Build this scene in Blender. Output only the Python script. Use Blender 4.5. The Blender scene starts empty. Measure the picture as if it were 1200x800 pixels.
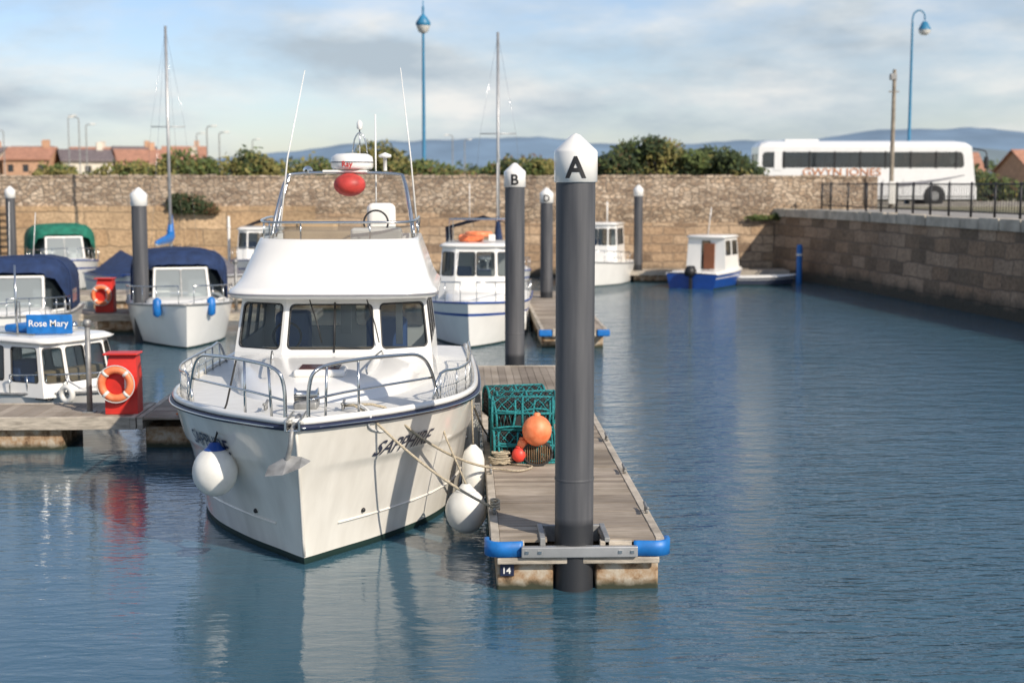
import bpy, math, random, bmesh
from mathutils import Vector, Matrix, noise
import numpy as np
random.seed(7); np.random.seed(7)
sc=bpy.context.scene
col=sc.collection
R=math.radians
# ------------------------------------------------------------------ materials
def nt(name):
    m=bpy.data.materials.new(name); m.use_nodes=True
    n=m.node_tree; b=n.nodes['Principled BSDF']; return m,n,b
def mk(name,c,rough=.5,metal=0,var=.12,scale=3,bump=0,bscale=None,coat=0,c2=None,detail=6,stretch=None):
    m,n,b=nt(name); L=n.links
    b.inputs['Roughness'].default_value=rough; b.inputs['Metallic'].default_value=metal
    b.inputs['Coat Weight'].default_value=coat
    tc=n.nodes.new('ShaderNodeTexCoord'); src=tc.outputs['Object']
    if stretch:
        mp=n.nodes.new('ShaderNodeMapping'); mp.inputs['Scale'].default_value=stretch; L.new(src,mp.inputs[0]); src=mp.outputs[0]
    no=n.nodes.new('ShaderNodeTexNoise'); no.inputs['Scale'].default_value=scale; no.inputs['Detail'].default_value=detail
    L.new(src,no.inputs['Vector'])
    rp=n.nodes.new('ShaderNodeValToRGB'); rp.color_ramp.elements[0].position=.3; rp.color_ramp.elements[1].position=.7
    a=[max(0,x*(1-var)) for x in c]; d=[min(1,x*(1+var)) for x in (c if c2 is None else c2)]
    rp.color_ramp.elements[0].color=(*a,1); rp.color_ramp.elements[1].color=(*d,1)
    L.new(no.outputs[0],rp.inputs[0]); L.new(rp.outputs[0],b.inputs['Base Color'])
    if bump:
        n2=n.nodes.new('ShaderNodeTexNoise'); n2.inputs['Scale'].default_value=bscale or scale*6; n2.inputs['Detail'].default_value=5
        L.new(src,n2.inputs['Vector'])
        bp=n.nodes.new('ShaderNodeBump'); bp.inputs['Strength'].default_value=bump; bp.inputs['Distance'].default_value=.02
        L.new(n2.outputs[0],bp.inputs['Height']); L.new(bp.outputs[0],b.inputs['Normal'])
    return m
def glassmat(name,tint,mixf=.5,rough=.03):
    m,n,b=nt(name); L=n.links
    b.inputs['Base Color'].default_value=(*tint,1); b.inputs['Roughness'].default_value=rough
    b.inputs['Specular IOR Level'].default_value=.9
    t=n.nodes.new('ShaderNodeBsdfTransparent'); t.inputs[0].default_value=(.8,.86,.88,1)
    mx=n.nodes.new('ShaderNodeMixShader'); mx.inputs[0].default_value=mixf
    L.new(t.outputs[0],mx.inputs[1]); L.new(b.outputs[0],mx.inputs[2]); L.new(mx.outputs[0],n.nodes['Material Output'].inputs[0])
    return m
def wallstone(name,axis,kind,base,dark,sx,sz,tide=.55):
    """stone wall: rubble (voronoi) or coursed blocks (brick) laid out in metres along the wall"""
    m,n,b=nt(name); L=n.links
    b.inputs['Roughness'].default_value=.9
    g=n.nodes.new('ShaderNodeNewGeometry'); sp=n.nodes.new('ShaderNodeSeparateXYZ'); L.new(g.outputs['Position'],sp.inputs[0])
    cb=n.nodes.new('ShaderNodeCombineXYZ'); L.new(sp.outputs[axis],cb.inputs[0]); L.new(sp.outputs[2],cb.inputs[1])
    nz=n.nodes.new('ShaderNodeTexNoise'); nz.inputs['Scale'].default_value=1.1; nz.inputs['Detail'].default_value=6; L.new(cb.outputs[0],nz.inputs['Vector'])
    wv=n.nodes.new('ShaderNodeVectorMath'); wv.operation='SCALE'; wv.inputs['Scale'].default_value=.25 if kind!='rubble' else .5; L.new(nz.outputs['Color'],wv.inputs[0])
    wa=n.nodes.new('ShaderNodeVectorMath'); L.new(cb.outputs[0],wa.inputs[0]); L.new(wv.outputs[0],wa.inputs[1])
    if kind=='rubble':
        mp=n.nodes.new('ShaderNodeMapping'); mp.inputs['Scale'].default_value=(sx,sz,1); L.new(wa.outputs[0],mp.inputs[0])
        v=n.nodes.new('ShaderNodeTexVoronoi'); v.voronoi_dimensions='2D'; v.inputs['Scale'].default_value=1; L.new(mp.outputs[0],v.inputs['Vector'])
        ve=n.nodes.new('ShaderNodeTexVoronoi'); ve.voronoi_dimensions='2D'; ve.feature='DISTANCE_TO_EDGE'; ve.inputs['Scale'].default_value=1; L.new(mp.outputs[0],ve.inputs['Vector'])
        bw=n.nodes.new('ShaderNodeSeparateColor'); L.new(v.outputs['Color'],bw.inputs[0]); cellv=bw.outputs[0]
        er=n.nodes.new('ShaderNodeValToRGB'); er.color_ramp.elements[0].position=.02; er.color_ramp.elements[1].position=.14
        L.new(ve.outputs['Distance'],er.inputs[0]); mort=er.outputs[0]
    else:
        bk=n.nodes.new('ShaderNodeTexBrick'); bk.inputs['Scale'].default_value=1; bk.inputs['Brick Width'].default_value=sx; bk.inputs['Row Height'].default_value=sz
        bk.inputs['Mortar Size'].default_value=.03; bk.inputs['Mortar Smooth'].default_value=.5; bk.inputs['Color1'].default_value=(0,0,0,1); bk.inputs['Color2'].default_value=(1,1,1,1)
        bk.inputs['Mortar'].default_value=(.5,.5,.5,1)
        L.new(wa.outputs[0],bk.inputs['Vector'])
        bw=n.nodes.new('ShaderNodeSeparateColor'); L.new(bk.outputs['Color'],bw.inputs[0]); cellv=bw.outputs[0]
        iv=n.nodes.new('ShaderNodeMath'); iv.operation='SUBTRACT'; iv.inputs[0].default_value=1; L.new(bk.outputs['Fac'],iv.inputs[1]); mort=iv.outputs[0]
    rp=n.nodes.new('ShaderNodeValToRGB'); e=rp.color_ramp.elements
    e[0].color=(*dark,1); e[1].color=(*base,1); e[0].position=0; e[1].position=.85
    x=e.new(.4); x.color=(base[0]*.82,base[1]*.76,base[2]*.7,1)
    L.new(cellv,rp.inputs[0])
    n2=n.nodes.new('ShaderNodeTexNoise'); n2.inputs['Scale'].default_value=.35; n2.inputs['Detail'].default_value=9; n2.inputs['Roughness'].default_value=.65; L.new(cb.outputs[0],n2.inputs['Vector'])
    r2=n.nodes.new('ShaderNodeValToRGB'); r2.color_ramp.elements[0].position=.3; r2.color_ramp.elements[0].color=(.6,.55,.5,1); r2.color_ramp.elements[1].position=.65; r2.color_ramp.elements[1].color=(1.2,1.12,1.02,1)
    L.new(n2.outputs[0],r2.inputs[0])
    n3=n.nodes.new('ShaderNodeTexNoise'); n3.inputs['Scale'].default_value=7; n3.inputs['Detail'].default_value=5; L.new(cb.outputs[0],n3.inputs['Vector'])
    r3=n.nodes.new('ShaderNodeValToRGB'); r3.color_ramp.elements[0].position=.3; r3.color_ramp.elements[0].color=(.7,.68,.66,1); r3.color_ramp.elements[1].position=.6; r3.color_ramp.elements[1].color=(1.1,1.1,1.1,1); L.new(n3.outputs[0],r3.inputs[0])
    mu=n.nodes.new('ShaderNodeMix'); mu.data_type='RGBA'; mu.blend_type='MULTIPLY'; mu.inputs[0].default_value=1
    L.new(rp.outputs[0],mu.inputs[6]); L.new(r2.outputs[0],mu.inputs[7])
    mu2=n.nodes.new('ShaderNodeMix'); mu2.data_type='RGBA'; mu2.blend_type='MULTIPLY'; mu2.inputs[0].default_value=1
    L.new(mu.outputs[2],mu2.inputs[6]); L.new(r3.outputs[0],mu2.inputs[7])
    mm=n.nodes.new('ShaderNodeMix'); mm.data_type='RGBA'; L.new(mort,mm.inputs[0]); mm.inputs[6].default_value=(base[0]*.6,base[1]*.57,base[2]*.54,1); L.new(mu2.outputs[2],mm.inputs[7])
    ad=n.nodes.new('ShaderNodeMath'); ad.operation='MULTIPLY_ADD'; ad.inputs[1].default_value=.8; L.new(nz.outputs[0],ad.inputs[0]); L.new(sp.outputs[2],ad.inputs[2])
    mr=n.nodes.new('ShaderNodeMapRange'); mr.inputs[1].default_value=tide; mr.inputs[2].default_value=tide+.45; L.new(ad.outputs[0],mr.inputs[0])
    mt=n.nodes.new('ShaderNodeMix'); mt.data_type='RGBA'; L.new(mr.outputs[0],mt.inputs[0]); mt.inputs[6].default_value=(.06,.055,.04,1); L.new(mm.outputs[2],mt.inputs[7])
    L.new(mt.outputs[2],b.inputs['Base Color'])
    bp=n.nodes.new('ShaderNodeBump'); bp.inputs['Strength'].default_value=.9; bp.inputs['Distance'].default_value=.06
    hm=n.nodes.new('ShaderNodeMath'); hm.operation='MULTIPLY_ADD'; hm.inputs[1].default_value=.5; L.new(cellv,hm.inputs[0]); L.new(mort,hm.inputs[2])
    h2=n.nodes.new('ShaderNodeMath'); h2.operation='MULTIPLY_ADD'; h2.inputs[1].default_value=.8; L.new(n3.outputs[0],h2.inputs[0]); L.new(hm.outputs[0],h2.inputs[2])
    L.new(h2.outputs[0],bp.inputs['Height']); L.new(bp.outputs[0],b.inputs['Normal'])
    return m
WHITE=mk('white_gelcoat',(.8,.785,.74),.22,var=.04,scale=2,coat=.3)
CREAM=mk('cream_hull_paint',(.72,.685,.61),.2,var=.07,scale=1.3,coat=.4,c2=(.78,.75,.68),stretch=(2.5,2.5,.3))
DECKW=mk('deck_gelcoat',(.72,.71,.67),.45,var=.06,scale=5,bump=.1,bscale=80)
NAVY=mk('navy_rubber',(.012,.018,.05),.45)
BOOT=mk('antifoul',(.01,.03,.025),.6)
BLACK=mk('black_rubber',(.015,.015,.016),.5)
STEEL=mk('stainless_steel',(.62,.62,.6),.18,1,var=.08)
ALU=mk('weathered_aluminium',(.45,.45,.44),.45,.7,var=.15)
GALV=mk('galvanised_steel',(.3,.3,.29),.55,.5,var=.25,scale=9)
GLASS=glassmat('tinted_glass',(.03,.04,.045),.38)
CLEAR=glassmat('clear_vinyl',(.45,.5,.5),.5,.15)
BUSGL=glassmat('coach_glass',(.03,.035,.04),.8)
CNAVY=mk('navy_canvas',(.012,.03,.09),.85,var=.3,scale=4,bump=.5,bscale=6)
CGREEN=mk('green_canvas',(.01,.14,.09),.85,var=.3,scale=4,bump=.5,bscale=6)
CGREY=mk('grey_canvas',(.16,.15,.16),.85,var=.3,scale=4,bump=.5,bscale=6)
BLUE=mk('blue_plastic',(.01,.15,.46),.45,var=.2,scale=8)
BLUEP=mk('blue_hull_paint',(.01,.06,.28),.3)
LAMPB=mk('blue_lamp_paint',(.03,.19,.34),.45)
ORANGE=mk('orange_buoy',(.85,.2,.07),.5,var=.15,scale=8,c2=(.85,.27,.12))
RED=mk('red_plastic',(.6,.03,.02),.45,var=.2)
PINK=mk('red_buoy',(.75,.06,.04),.45)
ROPE=mk('mooring_rope',(.42,.36,.26),.9,scale=60,var=.4)
WROPE=mk('white_line',(.6,.6,.58),.8)
TEAL=mk('teal_rope',(.015,.18,.19),.85,scale=30,var=.5)
DNET=mk('dark_netting',(.03,.03,.03),.9)
TAN=mk('tan_cushion',(.4,.29,.17),.7)
DARKIN=mk('dark_interior',(.12,.11,.1),.7)
FEND=mk('fender_vinyl',(.74,.73,.68),.35,var=.1,scale=5)
TYRE=mk('tyre',(.02,.02,.02),.8)
IRON=mk('black_iron',(.02,.02,.022),.5)
def pilemat():
    m,n,b=nt('pile_sleeve'); L=n.links
    g=n.nodes.new('ShaderNodeNewGeometry'); s=n.nodes.new('ShaderNodeSeparateXYZ'); L.new(g.outputs['Position'],s.inputs[0])
    mp=n.nodes.new('ShaderNodeMapping'); mp.inputs['Scale'].default_value=(9,9,.6); L.new(g.outputs['Position'],mp.inputs[0])
    no=n.nodes.new('ShaderNodeTexNoise'); no.inputs['Scale'].default_value=1; no.inputs['Detail'].default_value=8; L.new(mp.outputs[0],no.inputs[0])
    rp=n.nodes.new('ShaderNodeValToRGB'); rp.color_ramp.elements[0].position=.3; rp.color_ramp.elements[1].position=.75
    rp.color_ramp.elements[0].color=(.05,.053,.06,1); rp.color_ramp.elements[1].color=(.11,.11,.115,1); L.new(no.outputs[0],rp.inputs[0])
    mr=n.nodes.new('ShaderNodeMapRange'); mr.inputs[1].default_value=.72; mr.inputs[2].default_value=.8; L.new(s.outputs[2],mr.inputs[0])
    mx=n.nodes.new('ShaderNodeMix'); mx.data_type='RGBA'; mx.inputs[6].default_value=(.022,.024,.028,1); L.new(mr.outputs[0],mx.inputs[0]); L.new(rp.outputs[0],mx.inputs[7])
    L.new(mx.outputs[2],b.inputs['Base Color']); b.inputs['Roughness'].default_value=.55
    return m
PILE=pilemat()
def plankmat():
    m,n,b=nt('weathered_deck_planks'); L=n.links
    g=n.nodes.new('ShaderNodeNewGeometry')
    mp=n.nodes.new('ShaderNodeMapping'); mp.inputs['Scale'].default_value=(2,25,2); L.new(g.outputs['Position'],mp.inputs[0])
    no=n.nodes.new('ShaderNodeTexNoise'); no.inputs['Scale'].default_value=1.5; no.inputs['Detail'].default_value=7; L.new(mp.outputs[0],no.inputs[0])
    n2=n.nodes.new('ShaderNodeTexNoise'); n2.inputs['Scale'].default_value=1.3; n2.inputs['Detail'].default_value=8; L.new(g.outputs['Position'],n2.inputs[0])
    r1=n.nodes.new('ShaderNodeValToRGB'); r1.color_ramp.elements[0].color=(.30,.25,.20,1); r1.color_ramp.elements[1].color=(.52,.445,.36,1); L.new(g.outputs['Random Per Island'],r1.inputs[0])
    r2=n.nodes.new('ShaderNodeValToRGB'); r2.color_ramp.elements[0].position=.3; r2.color_ramp.elements[1].position=.7; r2.color_ramp.elements[0].color=(.65,.63,.6,1); L.new(no.outputs[0],r2.inputs[0])
    r3=n.nodes.new('ShaderNodeValToRGB'); r3.color_ramp.elements[0].position=.35; r3.color_ramp.elements[1].position=.6; r3.color_ramp.elements[0].color=(.66,.64,.6,1); L.new(n2.outputs[0],r3.inputs[0])
    a=n.nodes.new('ShaderNodeMix'); a.data_type='RGBA'; a.blend_type='MULTIPLY'; a.inputs[0].default_value=1; L.new(r1.outputs[0],a.inputs[6]); L.new(r2.outputs[0],a.inputs[7])
    c=n.nodes.new('ShaderNodeMix'); c.data_type='RGBA'; c.blend_type='MULTIPLY'; c.inputs[0].default_value=1; L.new(a.outputs[2],c.inputs[6]); L.new(r3.outputs[0],c.inputs[7])
    L.new(c.outputs[2],b.inputs['Base Color']); b.inputs['Roughness'].default_value=.85
    bp=n.nodes.new('ShaderNodeBump'); bp.inputs['Strength'].default_value=.4; bp.inputs['Distance'].default_value=.01; L.new(no.outputs[0],bp.inputs['Height']); L.new(bp.outputs[0],b.inputs['Normal'])
    return m
PLANK=plankmat()
TIMBER=mk('frame_timber',(.42,.37,.3),.85,scale=4,var=.35,bump=.4,stretch=(1,1,6))
def concmat():
    m,n,b=nt('stained_float_concrete'); L=n.links
    g=n.nodes.new('ShaderNodeNewGeometry'); s=n.nodes.new('ShaderNodeSeparateXYZ'); L.new(g.outputs['Position'],s.inputs[0])
    no=n.nodes.new('ShaderNodeTexNoise'); no.inputs['Scale'].default_value=5; no.inputs['Detail'].default_value=9; no.inputs['Roughness'].default_value=.65; L.new(g.outputs['Position'],no.inputs[0])
    rp=n.nodes.new('ShaderNodeValToRGB'); e=rp.color_ramp.elements; e[0].position=.36; e[1].position=.62; e[0].color=(.13,.07,.035,1); e[1].color=(.48,.42,.33,1)
    x=e.new(.47); x.color=(.36,.24,.14,1); L.new(no.outputs[0],rp.inputs[0])
    ad=n.nodes.new('ShaderNodeMath'); ad.operation='MULTIPLY_ADD'; ad.inputs[1].default_value=.12; L.new(no.outputs[0],ad.inputs[0]); L.new(s.outputs[2],ad.inputs[2])
    mr=n.nodes.new('ShaderNodeMapRange'); mr.inputs[1].default_value=.10; mr.inputs[2].default_value=.19; L.new(ad.outputs[0],mr.inputs[0])
    mx=n.nodes.new('ShaderNodeMix'); mx.data_type='RGBA'; mx.inputs[6].default_value=(.035,.04,.022,1); L.new(mr.outputs[0],mx.inputs[0]); L.new(rp.outputs[0],mx.inputs[7])
    L.new(mx.outputs[2],b.inputs['Base Color']); b.inputs['Roughness'].default_value=.85
    bp=n.nodes.new('ShaderNodeBump'); bp.inputs['Strength'].default_value=.5; bp.inputs['Distance'].default_value=.02; L.new(no.outputs[0],bp.inputs['Height']); L.new(bp.outputs[0],b.inputs['Normal'])
    return m
CONC=concmat()
# ------------------------------------------------------------------ mesh helpers
def group(name,loc=(0,0,0),rz=0,par=None):
    e=bpy.data.objects.new(name,None); e.empty_display_size=.3; e.location=loc; e.rotation_euler=(0,0,R(rz)); col.objects.link(e)
    if par: e.parent=par
    return e
def mesh(name,V,F,m,par=None,smooth=False,mi=None,bevel=0,loc=None,angle=None,fix=False):
    me=bpy.data.meshes.new(name); me.from_pydata([tuple(v) for v in V],[],[tuple(f) for f in F])
    for x in (m if isinstance(m,(list,tuple)) else [m]): me.materials.append(x)
    if mi is not None: me.polygons.foreach_set('material_index',mi)
    if fix:
        bm=bmesh.new(); bm.from_mesh(me); bmesh.ops.remove_doubles(bm,verts=bm.verts,dist=1e-5); bmesh.ops.recalc_face_normals(bm,faces=bm.faces); bm.to_mesh(me); bm.free()
    if smooth: me.polygons.foreach_set('use_smooth',[True]*len(me.polygons))
    me.update()
    o=bpy.data.objects.new(name,me); col.objects.link(o)
    if par: o.parent=par
    if loc: o.location=loc
    if bevel:
        b=o.modifiers.new('bevel','BEVEL'); b.width=bevel; b.segments=3; b.limit_method='ANGLE'; b.angle_limit=R(40)
        me.polygons.foreach_set('use_smooth',[True]*len(me.polygons))
        w=o.modifiers.new('wn','WEIGHTED_NORMAL'); w.keep_sharp=False
    return o
BF=[(0,3,2,1),(4,5,6,7),(0,1,5,4),(1,2,6,5),(2,3,7,6),(3,0,4,7)]
def bv(x0,x1,y0,y1,z0,z1): return [(x0,y0,z0),(x1,y0,z0),(x1,y1,z0),(x0,y1,z0),(x0,y0,z1),(x1,y0,z1),(x1,y1,z1),(x0,y1,z1)]
def box(name,x0,x1,y0,y1,z0,z1,m,par=None,bevel=0): return mesh(name,bv(x0,x1,y0,y1,z0,z1),BF,m,par,bevel=bevel)
def boxes(name,L,m,par=None,bevel=0):
    V=[];F=[]
    for b in L:
        k=len(V); V+=bv(*b); F+=[tuple(i+k for i in f) for f in BF]
    return mesh(name,V,F,m,par,bevel=bevel)
def catmull(P,k):
    P=[Vector(p) for p in P]; out=[]
    for i in range(len(P)-1):
        a=P[max(i-1,0)];b=P[i];c=P[i+1];d=P[min(i+2,len(P)-1)]
        for j in range(k):
            t=j/k; out.append(.5*((2*b)+(c-a)*t+(2*a-5*b+4*c-d)*t*t+(3*b-a-3*c+d)*t**3))
    out.append(P[-1]); return out
def tubeVF(P,r,n=6,closed=False):
    P=[Vector(p) for p in P]; N=len(P); V=[];F=[]; nrm=None
    for i in range(N):
        if closed: t=(P[(i+1)%N]-P[i-1])
        else: t=P[min(i+1,N-1)]-P[max(i-1,0)]
        if t.length<1e-9: t=Vector((0,0,1))
        t.normalize()
        if nrm is None:
            nrm=t.cross(Vector((0,0,1)) if abs(t.z)<.9 else Vector((1,0,0))).normalized()
        else:
            nrm=(nrm-t*nrm.dot(t)); nrm.normalize()
        bn=t.cross(nrm)
        if isinstance(r,(list,tuple)):
            f=i/(N-1)*(len(r)-1); q=min(int(f),len(r)-2); rr=r[q]+(r[q+1]-r[q])*(f-q)
        else: rr=r
        for j in range(n):
            a=2*math.pi*j/n; V.append(P[i]+nrm*math.cos(a)*rr+bn*math.sin(a)*rr)
    for i in range(N if closed else N-1):
        for j in range(n):
            a=i*n+j;b=i*n+(j+1)%n;c=((i+1)%N)*n+(j+1)%n;d=((i+1)%N)*n+j; F.append((a,b,c,d))
    if not closed: F.append(tuple(range(n))[::-1]); F.append(tuple((N-1)*n+j for j in range(n)))
    return V,F
def tube(name,P,r,m,par=None,n=8,sm=0,closed=False):
    if sm: P=catmull(P,sm)
    V,F=tubeVF(P,r,n,closed); return mesh(name,V,F,m,par,smooth=True)
def tubes(name,LL,r,m,par=None,n=6,sm=0):
    V=[];F=[]
    for P in LL:
        if sm and len(P)>2: P=catmull(P,sm)
        v,f=tubeVF(P,r,n); k=len(V); V+=v; F+=[tuple(i+k for i in g) for g in f]
    return mesh(name,V,F,m,par,smooth=True)
def cyl(name,p0,p1,r0,r1,m,par=None,n=24,bevel=0):
    V,F=tubeVF([p0,p1],[r0,r1],n); o=mesh(name,V,F,m,par)
    for p in o.data.polygons:
        if len(p.vertices)==4: p.use_smooth=True
    return o
def lathe(name,prof,m,par=None,loc=(0,0,0),n=24,mi=None,axis='z'):
    V=[];F=[];I=[]
    for r,z in prof:
        for j in range(n):
            a=2*math.pi*j/n
            v=(r*math.cos(a),r*math.sin(a),z)
            if axis=='y': v=(v[0],v[2],v[1])
            if axis=='x': v=(v[2],v[0],v[1])
            V.append((v[0]+loc[0],v[1]+loc[1],v[2]+loc[2]))
    for i in range(len(prof)-1):
        for j in range(n):
            F.append((i*n+j,i*n+(j+1)%n,(i+1)*n+(j+1)%n,(i+1)*n+j)); I.append(mi[i] if mi else 0)
    return mesh(name,V,F,m,par,smooth=True,mi=I if mi else None)
def ball(name,c,r,m,par=None,sz=1,n=24):
    pr=[(max(1e-4,r*math.sin(math.pi*i/14)),-r*sz*math.cos(math.pi*i/14)) for i in range(15)]
    return lathe(name,pr,m,par,c,n)
def torus(name,c,Rr,r,m,par=None,axis='y',n=32,k=10,mi2=None):
    P=[]
    for i in range(n):
        a=2*math.pi*i/n; u,v=Rr*math.cos(a),Rr*math.sin(a)
        P.append((c[0]+u,c[1],c[2]+v) if axis=='y' else ((c[0]+u,c[1]+v,c[2]) if axis=='z' else (c[0],c[1]+u,c[2]+v)))
    return tube(name,P,r,m,par,n=k,closed=True)
def loft(name,rings,m,par=None,cap0=False,cap1=False,closed=True,smooth=True,mi=None,fix=True):
    n=len(rings[0]); V=[];F=[];I=[]
    for r in rings: V+=list(r)
    for i in range(len(rings)-1):
        for j in range(n if closed else n-1):
            a=i*n+j;b=i*n+(j+1)%n; F.append((a,b,b+n,a+n)); I.append(mi(i,j) if mi else 0)
    if cap0: F.append(tuple(range(n))[::-1]); I.append(0)
    if cap1: F.append(tuple((len(rings)-1)*n+j for j in range(n))); I.append(0)
    return mesh(name,V,F,m,par,smooth=smooth,mi=I if mi else None,fix=fix)
def panel(name,a,b,c,d,wins,r,dep,mf,mg,par,trim=None,glassname='window_glass'):
    a,b,c,d=map(Vector,(a,b,c,d)); nrm=(b-a).cross(d-a).normalized()
    W=((b-a).length+(c-d).length)/2; H=((d-a).length+(c-b).length)/2
    P=lambda u,v:(a*(1-u)+b*u)*(1-v)+(d*(1-u)+c*u)*v
    us=sorted({0,1,*[w[0] for w in wins],*[w[1] for w in wins]}); vs=sorted({0,1,*[w[2] for w in wins],*[w[3] for w in wins]})
    V=[];F=[];I=[];GV=[];GF=[]
    for i in range(len(us)-1):
        for j in range(len(vs)-1):
            uc=(us[i]+us[i+1])/2; vc=(vs[j]+vs[j+1])/2
            if any(w[0]<uc<w[1] and w[2]<vc<w[3] for w in wins): continue
            k=len(V); V+=[P(us[i],vs[j]),P(us[i+1],vs[j]),P(us[i+1],vs[j+1]),P(us[i],vs[j+1])]; F.append((k,k+1,k+2,k+3)); I.append(0)
    for w in wins:
        ru=min(r/W,(w[1]-w[0])*.49); rv=min(r/H,(w[3]-w[2])*.49); arc=[]
        for (cu,cv,a0,ku,kv) in ((w[1]-ru,w[3]-rv,0,w[1],w[3]),(w[0]+ru,w[3]-rv,90,w[0],w[3]),(w[0]+ru,w[2]+rv,180,w[0],w[2]),(w[1]-ru,w[2]+rv,270,w[1],w[2])):
            pts=[(cu+ru*math.cos(R(a0+q*22.5)),cv+rv*math.sin(R(a0+q*22.5))) for q in range(5)]
            k=len(V); V.append(P(ku,kv)); V+=[P(*p) for p in pts]
            for q in range(4): F.append((k,k+2+q,k+1+q)); I.append(0)
            arc+=pts
        k=len(V); o=[P(*p) for p in arc]; V+=o; V+=[p-nrm*dep for p in o]; N=len(arc)
        cx_=sum((p for p in o),Vector())/N
        V+=[p+nrm*.004 for p in o]; V+=[p+(p-cx_).normalized()*.022+nrm*.004 for p in o]
        for q in range(N): F.append((k+q,k+(q+1)%N,k+N+(q+1)%N,k+N+q)); I.append(1); F.append((k+2*N+q,k+2*N+(q+1)%N,k+3*N+(q+1)%N,k+3*N+q)); I.append(1)
        k=len(GV); GV+=[p-nrm*dep*.9 for p in o]; GF.append(tuple(k+q for q in range(N)))
    o=mesh(name,V,F,[mf,trim or mf],par,mi=I)
    if GF: mesh(glassname,GV,GF,mg,par)
    return o
def textVF(s,size,off=0,cut=None):
    cu=bpy.data.curves.new('t','FONT'); cu.body=s; cu.size=size; cu.align_x='CENTER'; cu.align_y='CENTER'; cu.offset=off; cu.resolution_u=4
    o=bpy.data.objects.new('t',cu); col.objects.link(o); bpy.context.view_layer.update()
    me=bpy.data.meshes.new_from_object(o.evaluated_get(bpy.context.evaluated_depsgraph_get()))
    if cut:
        bm=bmesh.new(); bm.from_mesh(me); xs=[v.co.x for v in bm.verts]; ys=[v.co.y for v in bm.verts]
        x=min(xs)+cut
        while x<max(xs): bmesh.ops.bisect_plane(bm,geom=bm.verts[:]+bm.edges[:]+bm.faces[:],plane_co=(x,0,0),plane_no=(1,0,0)); x+=cut
        y=min(ys)+cut
        while y<max(ys): bmesh.ops.bisect_plane(bm,geom=bm.verts[:]+bm.edges[:]+bm.faces[:],plane_co=(0,y,0),plane_no=(0,1,0)); y+=cut
        bm.to_mesh(me); bm.free()
    V=[v.co.copy() for v in me.vertices]; F=[tuple(p.vertices) for p in me.polygons]
    mx_=(max(v.x for v in V)+min(v.x for v in V))/2; my_=(max(v.y for v in V)+min(v.y for v in V))/2
    V=[Vector((v.x-mx_,v.y-my_,0)) for v in V]
    bpy.data.objects.remove(o); return V,F
def hermite(x,xs,ys):
    if x<=xs[0]: return ys[0]
    if x>=xs[-1]: return ys[-1]
    i=max(k for k in range(len(xs)) if xs[k]<=x); 
    if i>=len(xs)-1: return ys[-1]
    def sl(k):
        if k==0: return (ys[1]-ys[0])/(xs[1]-xs[0])
        if k==len(xs)-1: return (ys[-1]-ys[-2])/(xs[-1]-xs[-2])
        return (ys[k+1]-ys[k-1])/(xs[k+1]-xs[k-1])
    h=xs[i+1]-xs[i]; t=(x-xs[i])/h
    return ys[i]*(2*t**3-3*t*t+1)+h*sl(i)*(t**3-2*t*t+t)+ys[i+1]*(-2*t**3+3*t*t)+h*sl(i+1)*(t**3-t*t)
def plan(yf,yb,hw,D,n=2.6,z=0,hb=None,zb=None):
    """rounded-front deck-house outline at height z"""
    hb=hb or hw; out=[]
    for i in range(25):
        a=math.pi*i/24; c=math.cos(a); s=math.sin(a)
        out.append((hw*math.copysign(abs(c)**(2/n),c),yf+D*(1-abs(s)**(2/n)),z))
    out.append((-hb,yb-.1,z if zb is None else zb)); out.append((-hb+.1,yb,z if zb is None else zb)); out.append((hb-.1,yb,z if zb is None else zb)); out.append((hb,yb-.1,z if zb is None else zb))
    return out
# ------------------------------------------------------------------ SKY / LIGHT
SUN=Vector((.66*.82,-.75*.82,.54)).normalized()
w=bpy.data.worlds.new('World'); sc.world=w; w.use_nodes=True; n=w.node_tree; L=n.links
for x in list(n.nodes): n.nodes.remove(x)
out=n.nodes.new('ShaderNodeOutputWorld'); sk=n.nodes.new('ShaderNodeTexSky'); sk.sky_type='NISHITA'; sk.sun_disc=False
sk.sun_elevation=math.asin(SUN.z); sk.sun_rotation=math.atan2(SUN.x,SUN.y); sk.air_density=1; sk.dust_density=.6; sk.ozone_density=2
tn=n.nodes.new('ShaderNodeMix'); tn.data_type='RGBA'; tn.blend_type='MULTIPLY'; tn.inputs[0].default_value=1; tn.inputs[7].default_value=(1.0,1.0,1.13,1); L.new(sk.outputs[0],tn.inputs[6])
b1=n.nodes.new('ShaderNodeBackground'); b1.inputs[1].default_value=.12; L.new(tn.outputs[2],b1.inputs[0])
tc=n.nodes.new('ShaderNodeTexCoord'); mp=n.nodes.new('ShaderNodeMapping'); mp.inputs['Scale'].default_value=(4.4,4.4,14); mp.inputs['Location'].default_value=(2.1,.9,.35); L.new(tc.outputs['Generated'],mp.inputs[0])
c1=n.nodes.new('ShaderNodeTexNoise'); c1.inputs['Scale'].default_value=1.1; c1.inputs['Detail'].default_value=12; c1.inputs['Roughness'].default_value=.57; c1.inputs['Distortion'].default_value=.15; L.new(mp.outputs[0],c1.inputs[0])
cr=n.nodes.new('ShaderNodeValToRGB'); cr.color_ramp.elements[0].position=.35; cr.color_ramp.elements[1].position=.58; L.new(c1.outputs[0],cr.inputs[0])
c2=n.nodes.new('ShaderNodeTexNoise'); c2.inputs['Scale'].default_value=2.0; c2.inputs['Detail'].default_value=12; c2.inputs['Roughness'].default_value=.56; L.new(mp.outputs[0],c2.inputs[0])
cc=n.nodes.new('ShaderNodeValToRGB'); cc.color_ramp.elements[0].position=.36; cc.color_ramp.elements[1].position=.66
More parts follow.
